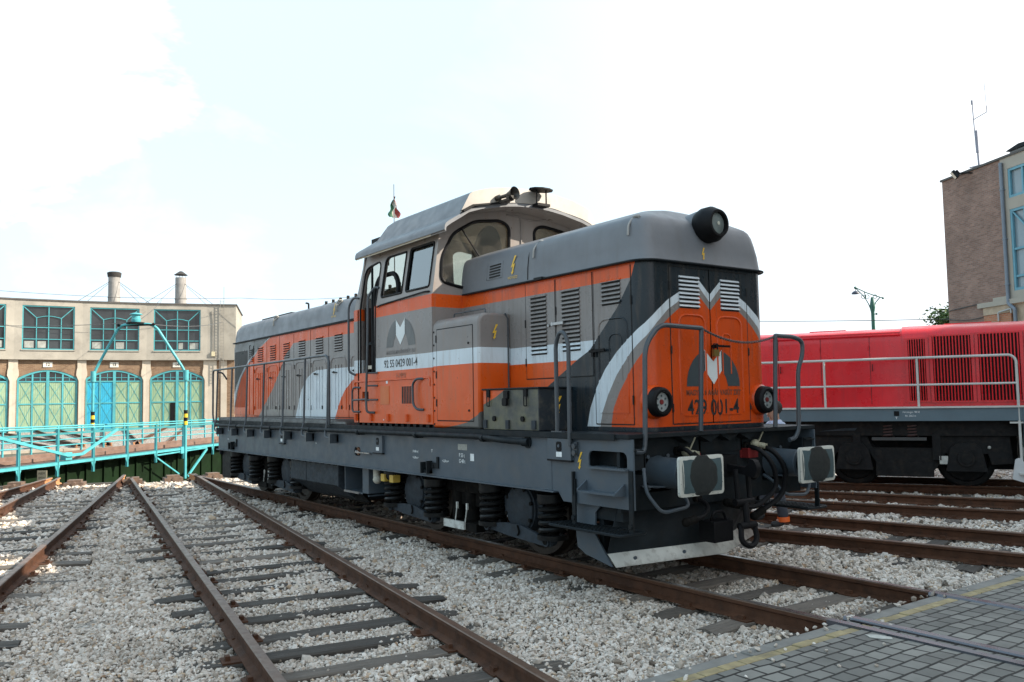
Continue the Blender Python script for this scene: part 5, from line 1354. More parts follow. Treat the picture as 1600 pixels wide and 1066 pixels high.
    q.box(gx0+.1,gx1-.1,-.02,.068,3.80,3.90); q.box(gx0+.1,gx1-.1,-.02,.062,2.0,2.10); q.box(gx0+.1,gx1-.1,-.02,.062,ZG,ZG+.14)
    xs=[gx0+.14,xq[0],gm,xq[1],gx1-.14]
    for i in range(4):
        a,b=xs[i],xs[i+1]
        for z0,z1 in((ZG+.1,2.05),(2.05,3.85)): q.bar((a,.025,z0),(b,.025,z1),.02,.026); q.bar((a,.025,z1),(b,.025,z0),.02,.026)
        xm2=(a+b)/2; q.box(xm2-.02,xm2+.02,-.02,.04,3.9,4.5 if i in(1,2) else 4.15); 
    q.box(gx0+.1,gx1-.1,-.02,.04,4.14,4.18)
    GT=tr(q).build('gate',cyw,RHO)
    for s in(0,1):
        q=MB(); a,b=(gx0+.13,gm) if s==0 else (gm,gx1-.13)
        nb=14
        for i in range(nb): 
            w=(b-a)/nb; q.box(a+i*w+.006,a+(i+1)*w-.006,-.01,.012+.004*(i%2),ZG+.05,3.85)
        q.box(a,b,-.02,-.005,ZG+.05,3.85)
        GL=tr(q).build('gate_leaf',gateb if (idx==4 and s==0) else gateg,GT)
        if idx==5 and s==0:
            # black slab on the leaf stands for the shade inside a gap
            q=MB(); q.box(b-.55,b-.16,.02,.07,ZG+.1,2.0); tr(q).build('door_gap_shade',M['black'],GT)
    q=MB(); aa=[(x,z) for x,z in ins]; q.panel('xz',[(gx0+.14,3.86)]+list(reversed(aa))+[(gx1-.14,3.86)],[],-.03,-.01); tr(q).build('fanlight',pane,GT)
    q=MB(); q.box(gm-.36,gm+.30,.10,.16,5.02,5.44); text_on(q,str(9+idx) if idx>1 else '%d'%(9+idx),.36,(gm-.03,.163,5.23),(-1,0,0) if False else (1,0,0),(0,0,1),1,.8,bold=.012)
    tr(q).build('number_plate',[pm('white plate',(.6,.58,.52),.6) if idx==0 else WPL,M['black']],RHO)
    return A,B,u,n
WPL=pm('white number plate',(.6,.58,.52),.6,var=.1)
for i,a in enumerate((189.45,183.05,176.65,170.25,163.85)): last=bay(a,i+1)
# right-hand end wall beyond the last bay
A=last[1]; u,n=last[2],last[3]
u=Vector((math.cos(rad(159-90)),math.sin(rad(159-90)),0)); n=Vector((u.y,-u.x,0)); n=n if n.dot(Vector((OX,OY,0))-A)>0 else -n
Mx=Matrix(((u.x,n.x,0,A.x),(u.y,n.y,0,A.y),(0,0,1,0),(0,0,0,1)))
def tr(q): q.v=[tuple(Mx@Vector(p)) for p in q.v]; return q
q=MB(); q.box(0,2.35,-9,.35,5.72,10.42); q.box(0,2.35,-9,.44,5.62,5.76); tr(q).build('end_wall',conc,RHO)
q=MB(); q.box(0,2.45,-9,.45,10.42,10.52); tr(q).build('roof',roofm,RHO)
q=MB(); q.box(0,2.2,-9,.10,ZG-.1,5.62); e=tr(q).build('brick_wall',brickL,RHO); uv_planar(e,u,org=A)
q=MB(); q.box(.0,.75,.1,.2,ZG,5.6); tr(q).build('pier',pier,RHO)
q=MB(); q.box(1.1,1.6,.1,.16,ZG,5.6); tr(q).build('pier',pier,RHO)
q=MB()
for x in(1.05,1.35): q.box(x-.02,x+.02,.5,.54,4.0,12.0 if x>1.2 else 10.9)
for i in range(26): q.box(1.05,1.35,.5,.53,4.2+i*.26,4.225+i*.26)
q.tube(fillet([(.35,.4,9.9),(.45,.4,9.0),(.45,.4,6.4)],.1),.03,6); q.box(.35,.62,.36,.5,5.95,6.35,1)
tr(q).build('roof_ladder',[pm('grey ladder steel',(.22,.21,.19),.7),pm('cream lamp box',(.5,.45,.3),.6)],RHO)
# chimneys (smoke vents)
for ang,capz in((170.35,0),(163.73,1)):
    a=rad(ang); r=47.5; c=Vector((OX+r*math.cos(a),OY+r*math.sin(a),10.4)); q=MB()
    q.lathe(c,(0,0,1),[(0,.50),(.9,.5),(.92,.525),(.98,.525),(1.0,.49),(2.9,.48)],24,0)
    if capz==0: q.lathe(c,(0,0,1),[(2.75,.55),(3.1,.60),(3.12,.60),(3.2,.45),(3.25,.0)],12,1); 
    else: q.lathe(c,(0,0,1),[(3.15,.62),(3.5,.12),(3.5,0)],8,1); [q.cyl(c+Vector((.4*math.cos(k*PI/2),.4*math.sin(k*PI/2),2.8)),c+Vector((.45*math.cos(k*PI/2),.45*math.sin(k*PI/2),3.2)),.02,5,1) for k in range(4)]; q.lathe(c,(0,0,1),[(3.15,0),(3.15,.62)],8,1)
    CH=q.build('chimney',[pm('whitewashed flue',(.27,.26,.245),.7,var=.25,scale=1.2,dirt=(.06,.05,.045),damt=.75,streak=True) if capz==0 else FLU,pm('sooty cap',(.03,.028,.026),.9)],RHO); FLU=CH.data.materials[0]
    q=MB()
    for k in range(4):
        b=a+PI/4+k*PI/2; e=c+Vector((4.2*math.cos(b),4.2*math.sin(b),.05)); q.tube([c+Vector((0,0,2.6)),e],.018,4)
    q.build('guy_wire',M['black'],CH)
# overhead wires on the left
def wire(pts,label,r=.018,sag=.3):
    q=MB(); P=[]
    for a,b in zip(pts[:-1],pts[1:]):
        a=Vector(a);b=Vector(b)
        for i in range(13):
            t=i/12; P.append(a.lerp(b,t)-Vector((0,0,sag*4*t*(1-t))))
    q.tube(P,r,5); o=q.build('overhead_wire',pm('wire',(.05,.05,.05),.6) if 'WIR' not in globals() else WIR); globals()['WIR']=o.data.materials[0]
    tag(o,label,'wire','overhead wires'); return o
def rp(ang,r,z): a=rad(ang); return (OX+r*math.cos(a),OY+r*math.sin(a),z)
wire([rp(184,42,10.9),rp(157,43,11.0),rp(140,43,11.3)],'thin overhead wire just above the roundhouse roof edge')
g_=TT.matrix_world if False else None
gt=Vector((OX,OY,0))+BU*.3+Vector((0,0,4.9))
wire([rp(186,40,8.1),tuple(gt)],'thin black wire crossing the roundhouse windows to the left of the collector',.014,.2)
wire([tuple(gt),rp(159,43,8.9)],'thin black wire from the collector to the roundhouse end wall',.02,.25)
wire([tuple(Vector(rp(165.5,43,10.6))+Vector((0,0,.1))),tuple(gt)],'thin slanting wire from the roundhouse roof down to the collector',.014,.1)

# ---- red locomotive
RL=empty('red_locomotive',tuple(RT),rad(RA)); tag(RL,'red locomotive with louvred side, white handrails and grey frame on the right','locomotive')
redp=pm('red locomotive paint',(.60,.012,.020),.30,var=.12,scale=1.2,dirt=(.36,.018,.028),damt=.5,streak=True,bmp=.10,bscale=3)
redd=pm('deep red roof paint',(.40,.014,.028),.4,var=.12,scale=1.2,dirt=(.30,.06,.07),damt=.3)
gfr=pm('blue grey frame',(.085,.125,.15),.5,var=.1)
whr=pm('white handrail paint',(.50,.49,.46),.5,var=.15)
rb=pm('black bogie',(.007,.007,.0075),.65,var=.5,scale=6,dirt=(.035,.026,.019),damt=.6,bmp=.2,bscale=14,spec=.2)
# local: x along, -y towards the camera
def hoodprof(hw,zt,r=.22): 
    pts=[(-hw,1.50),(-hw,zt-r-.05)]+[(-hw+r*(1-math.cos(i*PI/12)),zt-r+r*math.sin(i*PI/12)*.9-.02) for i in range(1,6)]+[(-hw*.55,zt+.01),(0,zt+.04)]
    return pts+[(-y,z) for y,z in reversed(pts[:-1])]
q=MB(); P=hoodprof(1.12,3.02); loft_x(q,[(-2.62,[(y*.97,1.5+(z-1.5)*.985) for y,z in P]),(-2.56,P),(.16,P)]); q.add([(-2.62,y*.97,1.5+(z-1.5)*.985) for y,z in P],[tuple(range(len(P)))])
q.box(-2.3,.14,-1.16,-1.10,2.90,2.93); seam_v(q,-2.14,1.52,2.9,-1.12,.006,1); q.box(-1.6,-.9,-.4,.4,3.03,3.065)
for x in(-1.32,-.42): seam_v(q,x,1.56,2.86,-1.12,.004,1)
RH1=q.build('hood',[redp,M['seam']],RL)
for x,z in((-1.28,2.2),(-.38,2.2),(-2.1,2.2)):
    e=MB(); e.tube(fillet([(x,-1.12,z),(x,-1.15,z),(x,-1.15,z+.12),(x,-1.12,z+.12)],.02),.008,6); e.build('door_handle',M['seam'],RH1)
for x in(-1.34,-.44):
    for z in(1.75,2.6): e=MB(); e.cyl((x,-1.125,z),(x,-1.125,z+.09),.012,6); e.build('door_hinge',redp,RH1)
e=MB()
for i in range(18): e.cyl((-2.4+i*.14,-1.12,1.535),(-2.4+i*.14,-1.127,1.535),.008,6)
e.build('rivet_row',redp,RH1)
q=MB(); P2=hoodprof(1.14,3.05,.26); loft_x(q,[(.16,P2),(7.5,P2)]); q.add([(.16,y,z) for y,z in P2],[tuple(range(len(P2)))])
q.add([(7.5,y,z) for y,z in P2],[tuple(range(len(P2)))])
q.box(.9,1.7,-.5,.5,3.05,3.09); 
RH2=q.build('hood',[redp],RL)
def grille(x0,x1,z0,z1,nb,fr=.05):
    q=MB(); q.panel('xz',[(x0,z0),(x1,z0),(x1,z1),(x0,z1)],[[(x0+fr,z0+fr*.6),(x1-fr,z0+fr*.6),(x1-fr,z1-fr*.6),(x0+fr,z1-fr*.6)]],-1.175,-1.14)
    q.box(x0+fr*.8,x1-fr*.8,-1.145,-1.141,z0,z1,1)
    w=(x1-x0-2*fr)/nb
    for i in range(nb): q.obox((x0+fr+(i+.5)*w,-1.165,(z0+z1)/2),(w*.19,-.004,0),(.003,.020,0),(0,0,(z1-z0)/2-.02),0)
    q.build('louvre_panel',[redp,M['black']],RH2)
grille(.20,.60,1.58,2.80,7); grille(.62,1.36,1.57,2.84,12); grille(1.38,2.14,1.57,2.85,12); grille(2.16,3.2,1.57,2.86,17)
q=MB(); q.box(-2.75,2.06,-1.42,1.42,1.235,1.47); q.box(2.06,8.0,-1.36,1.36,1.235,1.47); q.box(-2.75,2.1,-1.45,1.45,1.47,1.50,1); q.box(2.06,2.12,-1.44,1.4,.25,1.47,0)
q.box(-.03,.06,-1.425,-1.42,1.33,1.42,2); q.box(2.1,2.4,-1.40,-1.2,1.44,1.47,1)
FR=q.build('frame',[gfr,whr,M['black']],RL)
q=MB(); text_on(q,'Fahrzeugnr. 98 55',.05,(.12,-1.424,1.40),(1,0,0),(0,0,1),0,.8,'LEFT'); text_on(q,'Rh. 2062 m',.05,(.16,-1.424,1.33),(1,0,0),(0,0,1),0,.8,'LEFT'); text_on(q,'T',.06,(.01,-1.424,1.29),(1,0,0),(0,0,1),0,1.2)
q.build('stencil_lettering',M['white_mark'],FR)
q=MB(); y=-1.40
q.tube(fillet([(-2.75,y,2.41),(1.92,y,2.41),(2.0,y,2.33),(2.0,y,.28)],.10,6),.024,8); q.tube([(-2.75,y,1.905),(2.0,y,1.905)],.020,8)
for x in(-1.24,.40): q.tube([(x,y,1.50),(x,y,2.41)],.022,8)
q.bar((1.85,y,1.20),(2.3,y,1.20),.03,.03); q.bar((1.95,y-.02,.30),(2.4,y-.02,.30),.2,.03)
q.build('handrail',whr,RL)
q=MB(); q.prism('xz',rpoly([(1.84,.20),(1.90,.55),(1.97,.58),(2.25,.25),(2.2,.1),(2.0,.15)],.03),-1.45,-1.38); q.build('step_guard',pm('white guard paint',(.5,.5,.5),.5),RL)
# bogie
q=MB()
for y in(-1.0,1.0):
    y0,y1=sorted((y,y*1.14)); q.prism('xz',[(-1.75,.62),(-1.75,.98),(-.55,.98),(-.45,.72),(.60,.72),(.72,.98),(1.85,.98),(1.9,.45),(1.55,.42),(1.5,.62),(.8,.62),(.70,.42),(.6,.30),(-.25,.30),(-.4,.45),(-.5,.62),(-1.1,.62),(-1.2,.42)],y0,y1)
q.box(-.40,.60,-1.15,-.9,.18,.45); q.box(-2.6,2.0,-1.2,1.2,.95,1.235); q.box(-.45,.5,-1.19,-1.1,.86,.92,1); q.box(-2.6,2,-.6,.6,.3,1.0)
for x in(-.72,.66): q.box(x-.07,x+.07,-1.22,-1.14,.50,1.0); q.cyl((x+.06,-1.2,.62),(x+.06,-1.2,.50),.03,8)
for x in(-.95,-.35,.45,.9): q.cyl((x,-1.145,.63),(x,-1.15,.63),.07,12)
q.sphere((-2.0,-1.16,.75),.12,6)
RBG=q.build('bogie',[rb,pm('dark bogie steel',(.05,.05,.05),.5)],RL,bevel=.012)
for x in(-.78,1.14):
    q=MB(); q.lathe((x,-.68,.46),(0,-1,0),[(-.03,.50),(.0,.50),(.005,.46),(.135,.455),(.14,.38),(.10,.36),(.1,0)],36); q.lathe((x,.68,.46),(0,1,0),[(-.03,.50),(.0,.50),(.005,.46),(.135,.455),(.14,0)],36); q.cyl((x,-.7,.46),(x,.7,.46),.08,12)
    q.build('wheelset',rb,RBG)
    q=MB(); q.prism('xz',[(x-.34,.30),(x+.34,.30),(x+.26,.72),(x+.15,.82),(x-.15,.82),(x-.26,.72)],-1.24,-1.05); q.cyl((x,-1.24,.54),(x,-1.28,.54),.15,18); q.cyl((x,-1.28,.54),(x,-1.29,.54),.10,14); q.build('axle_box',rb,RBG,bevel=.012)
for x in(-.16,.26):
    q=MB(); q.coil((x,-1.12,.92),.10,.018,4.5,.26); q.build('coil_spring',pm('dark red spring',(.06,.03,.028),.5) if x<0 else SPR,RBG); SPR=bpy.data.objects[-1].data.materials[0] if False else COL.objects[-1].data.materials[0]
q=MB(); q.box(-.92,-.78,-1.225,-1.20,.44,.56); q.box(.70,.84,-1.225,-1.20,.43,.58); q.box(2.0,2.07,-1.25,-1.2,.60,.75); q.sphere((1.52,-1.16,.74),.03,6); q.sphere((-2.05,-1.27,.78),.03,6); q.build('white_fitting',pm('pale grease plate',(.40,.40,.37),.7,var=.2,scale=20),RBG)
q=MB(); q.prism('xz',[(-1.4,1.03),(-.75,1.05),(-.7,1.10),(-.95,1.09)],-1.22,-1.2); q.build('brake_lever',M['arm'],RBG)

# ---- brick building at the right edge
BP=Vector((-16.49,36.23,0)); bu=Vector((.8961,-.4439,0)); bn=Vector((-.4439,-.8961,0))
BB=empty('brick_building',tuple(BP),math.atan2(bu.y,bu.x)); tag(BB,'tall brown brick workshop building with blue windows at the right edge','building')
brickR=brick_mat('brown red brick',(.20,.118,.092),(.29,.18,.14),(.23,.20,.175),.27,.09)
bei=pm('beige render',(.36,.33,.28),.85,var=.1,scale=.6,dirt=(.24,.22,.19),damt=.3)
# local x along facade, -y out of the facade (towards camera), z up
q=MB(); q.box(0,4.08,0,10,ZG,12.5); b=q.build('brick_wall',brickR,BB); uv_planar(b,Vector((1,0,0))); 
q=MB(); q.box(-.06,14,-.08,10,12.5,12.60); q.build('roof',roofm,BB)
q=MB(); q.panel('xz',[(4.08,5.95),(14,5.95),(14,12.5),(4.08,12.5)],[[(4.52,10.58),(6.2,10.58),(6.2,11.95),(4.52,11.95)],[(4.52,6.3),(6.2,6.3),(6.2,10.05),(4.52,10.05)],[(7.2,6.3),(9.4,6.3),(9.4,11.95),(7.2,11.95)],[(10.4,6.3),(12.6,6.3),(12.6,11.95),(10.4,11.95)]],-.02,.4)
q.box(2.23,14,-.14,0,5.72,5.95); q.box(3.2,4.2,-.06,0,5.95,6.12); q.build('rendered_wall',bei,BB)
q=MB(); q.box(4.08,14,.05,10,ZG,5.72); q.box(2.5,4.2,-.05,.05,5.35,5.72); b=q.build('lower_wall',pm('pale lower brick',(.42,.33,.24),.85,var=.2,scale=3),BB)
q=MB(); q.box(2.55,4.3,-.07,0,ZG,5.33); b=q.build('brick_pier',brick_mat('orange brick',(.36,.13,.06),(.42,.18,.09),(.3,.25,.2)),BB); uv_planar(b,Vector((1,0,0)))
bw=pm('light blue window paint',(.12,.30,.38),.5,var=.12)
bg=pm('milky window glass',(.22,.28,.31),.12,var=.15,scale=.5,spec=.6)
for x0,x1,z0,z1,mz in((4.52,6.2,10.58,11.95,[]),(4.52,6.2,6.3,10.05,[6.95,8.2]),(7.2,9.4,6.3,11.95,[8.2,10]),(10.4,12.6,6.3,11.95,[8.2,10])):
    q=MB(); q.panel('xz',[(x0,z0),(x1,z0),(x1,z1),(x0,z1)],[[(x0+.12,z0+.12),(x1-.12,z0+.12),(x1-.12,z1-.12),(x0+.12,z1-.12)]],.0,.1)
    xm=(x0+x1)/2; q.box(xm-.05,xm+.05,.01,.09,z0,z1)
    for z in mz: q.box(x0,x1,.02,.09,z-.05,z+.05)
    if z1-z0>3 and x0<5: q.bar((x0+.1,.05,z1-.1),(xm,.05,z1-.9),.06,.07); q.bar((x1-.1,.05,z1-.1),(xm,.05,z1-.9),.06,.07)
    WN=q.build('window',bw,BB)
    q=MB(); q.box(x0,x1,.12,.16,z0,z1); q.build('pane',bg,WN)
q=MB(); q.tube(fillet([(4.24,-.12,12.3),(4.24,-.12,5.75),(4.62,-.12,5.45),(4.62,-.12,ZG)],.08),.085,10); 
for z in(11.0,8.7,6.6): q.cyl((4.24,-.12,z),(4.24,-.12,z+.06),.11,10); q.bar((4.24,-.1,z+.03),(4.35,.0,z+.03),.04,.04)
q.build('drainpipe',pm('grey zinc pipe',(.17,.20,.24),.45,var=.12,metal=.2),BB)
q=MB(); q.tube(fillet([(3.6,-.15,5.0),(3.6,-.15,5.4),(4.4,-.15,5.5),(4.4,-.15,5.3)],.06),.035,6); q.build('small_pipe',pm('pale pipe',(.4,.42,.42),.5),BB)
F_=Vector((-.40,-.72,-.56)).normalized(); R_=Vector((.87,-.49,0)); R_=(R_-F_*R_.dot(F_)).normalized(); U_=R_.cross(F_); c_=Vector((1.70,-.55,12.42))
q=MB(); q.obox(c_,R_*.24,F_*.07,U_*.20,0); q.obox(c_-F_*.12+R_*.05,R_*.14,F_*.07,U_*.12,1); q.bar(tuple(c_-F_*.12),(2.25,-.02,12.38),.06,.06,1)
q.add([c_+F_*.074+R_*a_*.215+U_*b_*.175 for a_,b_ in((-1,-1),(1,-1),(1,1),(-1,1))],[(0,1,2,3)],2)
q.build('floodlight',[M['frame_dark'],M['black'],pm('floodlight glass',(.42,.40,.34),.15)],BB)
q=MB(); q.tube([(2.6,.1,12.4),(2.55,.1,13.6)],.045,8); q.tube([(2.55,.1,13.3),(2.52,.1,14.4)],.07,8); q.tube([(2.50,.08,13.3),(2.38,.08,15.9)],.025,6); q.cyl((2.38,.08,15.75),(2.37,.08,15.95),.05,6); q.tube([(2.44,.08,14.98),(3.33,.08,15.05),(3.32,.08,15.35)],.022,6); q.tube([(3.32,.08,15.3),(3.26,.08,16.6)],.012,5); q.bar((1.95,.1,12.72),(3.0,.1,12.62),.05,.05)
q.build('antenna',pm('antenna grey',(.22,.23,.28),.5),BB)
q=MB(); q.box(4.25,5.6,.4,1.4,12.6,12.85); q.prism('xz',[(4.1,12.9),(4.9,13.05),(6.0,12.98),(5.7,12.85),(4.2,12.85)],.3,1.5,1); q.build('roof_vent',[pm('zinc',(.25,.27,.28),.5),M['frame_dark']],BB)
def bpt(u,z,o=.05): return tuple(BP+bu*u+bn*o+Vector((0,0,z)))
wire([bpt(0.0,5.83),bpt(2.3,5.95)],'short pale cable clipped along the brick wall above the red locomotive',.025,0)
wire([(-30,26,6.2),bpt(-.1,5.45),bpt(2.5,5.3)],'thin wire crossing the sky above the red locomotive',.02,.12)
# ---- street lamp beyond the red locomotive
lr=Vector((.584,.812,0)); LB=Vector((-22.67,39.6,0))
SL=empty('street_lamp',tuple(LB),math.atan2(lr.y,lr.x)); tag(SL,'green ornate lamp post with a drooping shade beyond the red locomotive','street lamp')
lg=pm('lamp post green',(.025,.115,.085),.45,var=.15)
q=MB(); q.lathe((0,0,ZG),(0,0,1),[(0,.28),(.5,.26),(.6,.2),(1.5,.15),(6.3,.10),(6.7,.10),(7.0,.16),(7.2,.14),(7.6,.07),(7.65,0)],14); q.build('post',lg,SL)
q=MB(); q.tube([(-.95,0,8.0),(-.3,0,7.68),(.2,0,7.50),(.62,0,7.36)],.03,6); q.tube(fillet([(-.95,0,7.97),(-.5,0,7.5),(-.25,0,7.1),(-.08,0,6.6)],.25),.03,6); q.tube([(.45,0,7.38),(.2,0,7.1),(.05,0,6.7)],.03,6); q.tube([(-.45,0,7.72),(-.35,0,7.42)],.025,6); q.sphere((.64,0,7.35),.07,6); q.sphere((-.97,0,8.0),.08,6); q.sphere((.22,0,6.42),.07,6); q.tube([(0,0,6.4),(.22,0,6.42)],.025,6)
for a in(-.52,-.28,.18): q.lathe((a,0,7.45),(0,1,0),[(-.01,.1),(-.01,.13),(.01,.13),(.01,.1),(-.01,.1)],12)
q.build('lamp_bracket',lg,SL)
q=MB(); q.cyl((-.97,0,7.95),(-.97,0,7.8),.02,6); q.lathe((-.97,0,7.62),(0,0,1),[(0,.23),(.02,.23),(.10,.19),(.17,.1),(.2,.0)],18); q.build('lamp_shade',pm('dark lamp shade',(.05,.055,.08),.5),SL)
# ---- tree behind the brick building
def tree(loc,h,cr,label,seed=3):
    rg=random.Random(seed); T=empty('tree',loc); tag(T,label,'tree')
    q=MB(); tips=[]
    def limb(p,d,L,r,dep):
        pts=[p]; rs=[r]
        for i in range(5):
            d=(d+Vector((rg.uniform(-.25,.25),rg.uniform(-.25,.25),rg.uniform(-.05,.15)))).normalized(); p=p+d*L/5; pts.append(p); rs.append(r*(1-.12*(i+1)))
        q.tube(pts,r,7,rs=rs)
        if dep==0: tips.append(p); tips.append(pts[3]); return
        for k in range(4 if dep>1 else 5): 
            a=rg.uniform(0,2*PI); nd=(d*.6+Vector((math.cos(a),math.sin(a),rg.uniform(-.1,.5)))).normalized(); limb(pts[rg.randint(2,5)],nd,L*.40,r*.45,dep-1)
    limb(Vector((0,0,ZG)),Vector((0,0,1)),h*.55,.18,2)
    q.build('trunk',pm('bark',(.07,.055,.04),.9,var=.3),T)
    q=MB()
    for tpt in tips:
        for k in range(130):
            v=Vector((rg.gauss(0,1),rg.gauss(0,1),rg.gauss(0,.8)))*cr; c=tpt+v; s=rg.uniform(.08,.15)
            a=Vector((rg.gauss(0,1),rg.gauss(0,1),rg.gauss(0,.6))).normalized(); b=a.cross(Vector((rg.gauss(0,1),rg.gauss(0,1),rg.gauss(0,1)))).normalized()
            q.add([c-a*s,c+b*s*.5,c+a*s,c-b*s*.5],[(0,1,2,3)],rg.randint(0,1))
    q.build('crown',[pm('leaf',(.05,.10,.03),.6,var=.3),pm('leaf light',(.08,.14,.04),.6,var=.3)],T)
tree((-17.0,41.9,0),9.3,.36,'leafy green tree behind the left corner of the brick building')
# ---- assumed building out of view, added to shade the nose and foreground
q=MB(); W_=empty('unseen_shade_building',(20,24,0)); tag(W_,'assumed flat-roofed building out of view, added to cast the foreground shade','building')
q.box(-12,14,-16.5,20,ZG,13.8); q.build('wall',bei,W_)
q=MB(); q.box(-12.0,14.2,-16.7,20.2,13.8,14.0); q.build('roof',roofm,W_)
for i in range(6):
    q=MB(); y=-14+i*5.6; q.box(-12.06,-12.0,y,y+3.6,1.2,4.2); q.box(-12.06,-12.0,y,y+3.6,6.2,11.2); q.build('window',pane,W_)
# ---- person walking behind the locomotive
PR=empty('person',(-2.575,3.57,ZG+.085),rad(234)); tag(PR,'person walking behind the orange and grey locomotive in a pale blue shirt and dark trousers','person')
def skin_obj(name,verts,edges,mat,parent,rootv=0,sub=2):
    me=bpy.data.meshes.new(name); me.from_pydata([v[:3] for v in verts],edges,[]); o=bpy.data.objects.new(name,me); COL.objects.link(o)
    bpy.context.view_layer.objects.active=o
    md=o.modifiers.new('skin','SKIN')
    if not me.skin_vertices: me.skin_vertices.new() if hasattr(me.skin_vertices,'new') else None
    for i,v in enumerate(verts): 
        r=v[3] if isinstance(v[3],tuple) else (v[3],v[3]); me.skin_vertices[0].data[i].radius=r; me.skin_vertices[0].data[i].use_root=(i==rootv)
    s=o.modifiers.new('sub','SUBSURF'); s.levels=sub; s.render_levels=sub
    dg=bpy.context.evaluated_depsgraph_get(); m2=bpy.data.meshes.new_from_object(o.evaluated_get(dg)); o.modifiers.clear(); o.data=m2; bpy.data.meshes.remove(me)
    for p in m2.polygons: p.use_smooth=True
    m2.materials.clear(); m2.materials.append(mat); o.parent=parent; return o
skinm=pm('skin',(.45,.25,.17),.55,var=.08)
# x forward, y left
body=[(0,0,.94,.13),(0,0,1.12,.13),(0,0,1.30,.15),(0,0,1.42,.11),(.01,0,1.52,.06),(.03,0,1.60,(.085,.095)),(.03,0,1.70,(.085,.10)),(.02,0,1.76,.06),
 (0,.10,.90,.10),(.03,.11,.50,.07),(-.03,.11,.12,.045),(.07,.11,.05,.04),(0,-.10,.90,.10),(.22,-.11,.54,.07),(.20,-.11,.20,.045),(.29,-.11,.11,.04),
 (0,.20,1.38,.06),(-.06,.25,1.12,.048),(.04,.27,.90,.036),(0,-.20,1.38,.06),(.06,-.25,1.12,.048),(.18,-.27,.92,.036),
 (.12,0,1.61,.022),(.06,.28,.86,.035),(.20,-.28,.88,.035)]
be=[(0,1),(1,2),(2,3),(3,4),(4,5),(5,6),(6,7),(0,8),(8,9),(9,10),(10,11),(0,12),(12,13),(13,14),(14,15),(2,16),(16,17),(17,18),(2,19),(19,20),(20,21),(5,22),(18,23),(21,24)]
for hx,hy,hz,sg in((.06,.28,.86,1),(.20,-.28,.88,-1)):
    b0=len(body)-2+ (0 if sg>0 else 1)
    src=23 if sg>0 else 24
    for k in range(5):
        i=len(body); L=[.055,.075,.08,.075,.06][k]; dx=-.03+.018*k
        body.append((hx+dx+ (.03 if k==0 else 0),hy,hz-.03,.010)); body.append((hx+dx+(.05 if k==0 else .01),hy-.01*sg,hz-.03-L,.008)); be+=[(src,i),(i,i+1)]
skin_obj('body',body,be,skinm,PR)
sh=[(0,0,.96,.165),(0,0,1.15,.16),(0,0,1.35,.18),(0,0,1.47,.135),(.01,0,1.535,.08),(0,.21,1.43,.09),(-.05,.25,1.18,.07),(0,-.21,1.43,.09),(.05,-.25,1.18,.07)]
skin_obj('shirt',sh,[(0,1),(1,2),(2,3),(3,4),(2,5),(5,6),(2,7),(7,8)],pm('pale blue shirt',(.42,.47,.60),.8,var=.15,scale=12),PR)
tr_=[(0,0,.98,.15),(0,.10,.88,.115),(.03,.11,.50,.085),(-.02,.11,.20,.082),(-.03,.11,.09,.080),(0,-.10,.88,.115),(.22,-.11,.54,.085),(.205,-.11,.22,.082)]
skin_obj('trousers',tr_,[(0,1),(1,2),(2,3),(3,4),(0,5),(5,6),(6,7)],pm('dark blue trousers',(.045,.05,.065),.85,var=.2,scale=10),PR)
for s,p in((1,[(-.04,.11,.07,.055),(.03,.11,.035,.05),(.16,.11,.022,.042)]),(-1,[(.19,-.11,.16,.055),(.24,-.11,.10,.05),(.36,-.11,.09,.042)])):
    skin_obj('shoe',p,[(0,1),(1,2)],pm('dark shoe',(.02,.02,.022),.7) if s>0 else SHOE,PR); SHOE=COL.objects[-1].data.materials[0]
q=MB(); q.lathe((-.028,.11,.10),(.05,0,1),[(-.035,.088),(.035,.088)],14); o=q.build('ankle_band',pm('orange ankle band',(.75,.13,.02),.5),PR)
q=MB(); q.sphere((.005,0,1.70),.115,8,sc=(.98,.9,1)); o=q.build('hair',pm('dark hair',(.03,.022,.018),.8),PR)
for v in o.data.vertices:
    if v.co.x>.06: v.co.x=.06+(v.co.x-.06)*.2
q=MB()
for s in(-1,1): q.sphere((.112,s*.035,1.655),.011,5); q.sphere((.02,s*.098,1.63),.025,5,1,sc=(1,.4,1.3))
q.sphere((.115,0,1.565),.018,5,2,sc=(.4,1.3,.35)); q.build('face',[M['black'],skinm,pm('lips',(.35,.13,.11),.5)],PR)

# ---- sky, sun, camera
W=bpy.data.worlds.new('World'); S.world=W; W.use_nodes=True
t=NT(W.node_tree); bgn=W.node_tree.nodes['Background']
AZ=math.atan2(.763,.646); EL=rad(33)
sky=t.node('ShaderNodeTexSky'); sky.sky_type='NISHITA'; sky.sun_disc=False; sky.sun_elevation=EL; sky.sun_rotation=PI/2-AZ; sky.air_density=1.0; sky.dust_density=2.2; sky.ozone_density=1.0
tc=t.node('ShaderNodeTexCoord'); sp=t.node('ShaderNodeSeparateXYZ'); t.link(tc.outputs['Generated'],sp.inputs[0])
vec=t.vscale(tc.outputs['Generated'],(1.0,1.0,2.2))
n1=t.noise(vec,1.5,7,.58,.35)
cl=t.mapr(n1,.47,.66,0,1); cl.node.clamp=True
hz=t.mapr(sp.outputs[2],  .0,.30,.25,.0); hz.node.clamp=True
def dotc(v):
    n=t.node('ShaderNodeVectorMath',operation='DOT_PRODUCT'); t.link(tc.outputs['Generated'],n.inputs[0]); n.inputs[1].default_value=v; return n.outputs['Value']
glow=t.mapr(dotc((math.cos(AZ),math.sin(AZ),0)),-.10,.50,0,.9)
n2=t.noise(vec,5.5,6,.6,.3)
def cloud(v,r0,r1): return t.mapr(t.add(dotc(v),t.mul(t.sub(n2,.5),.05)),r0,r1,0,1)
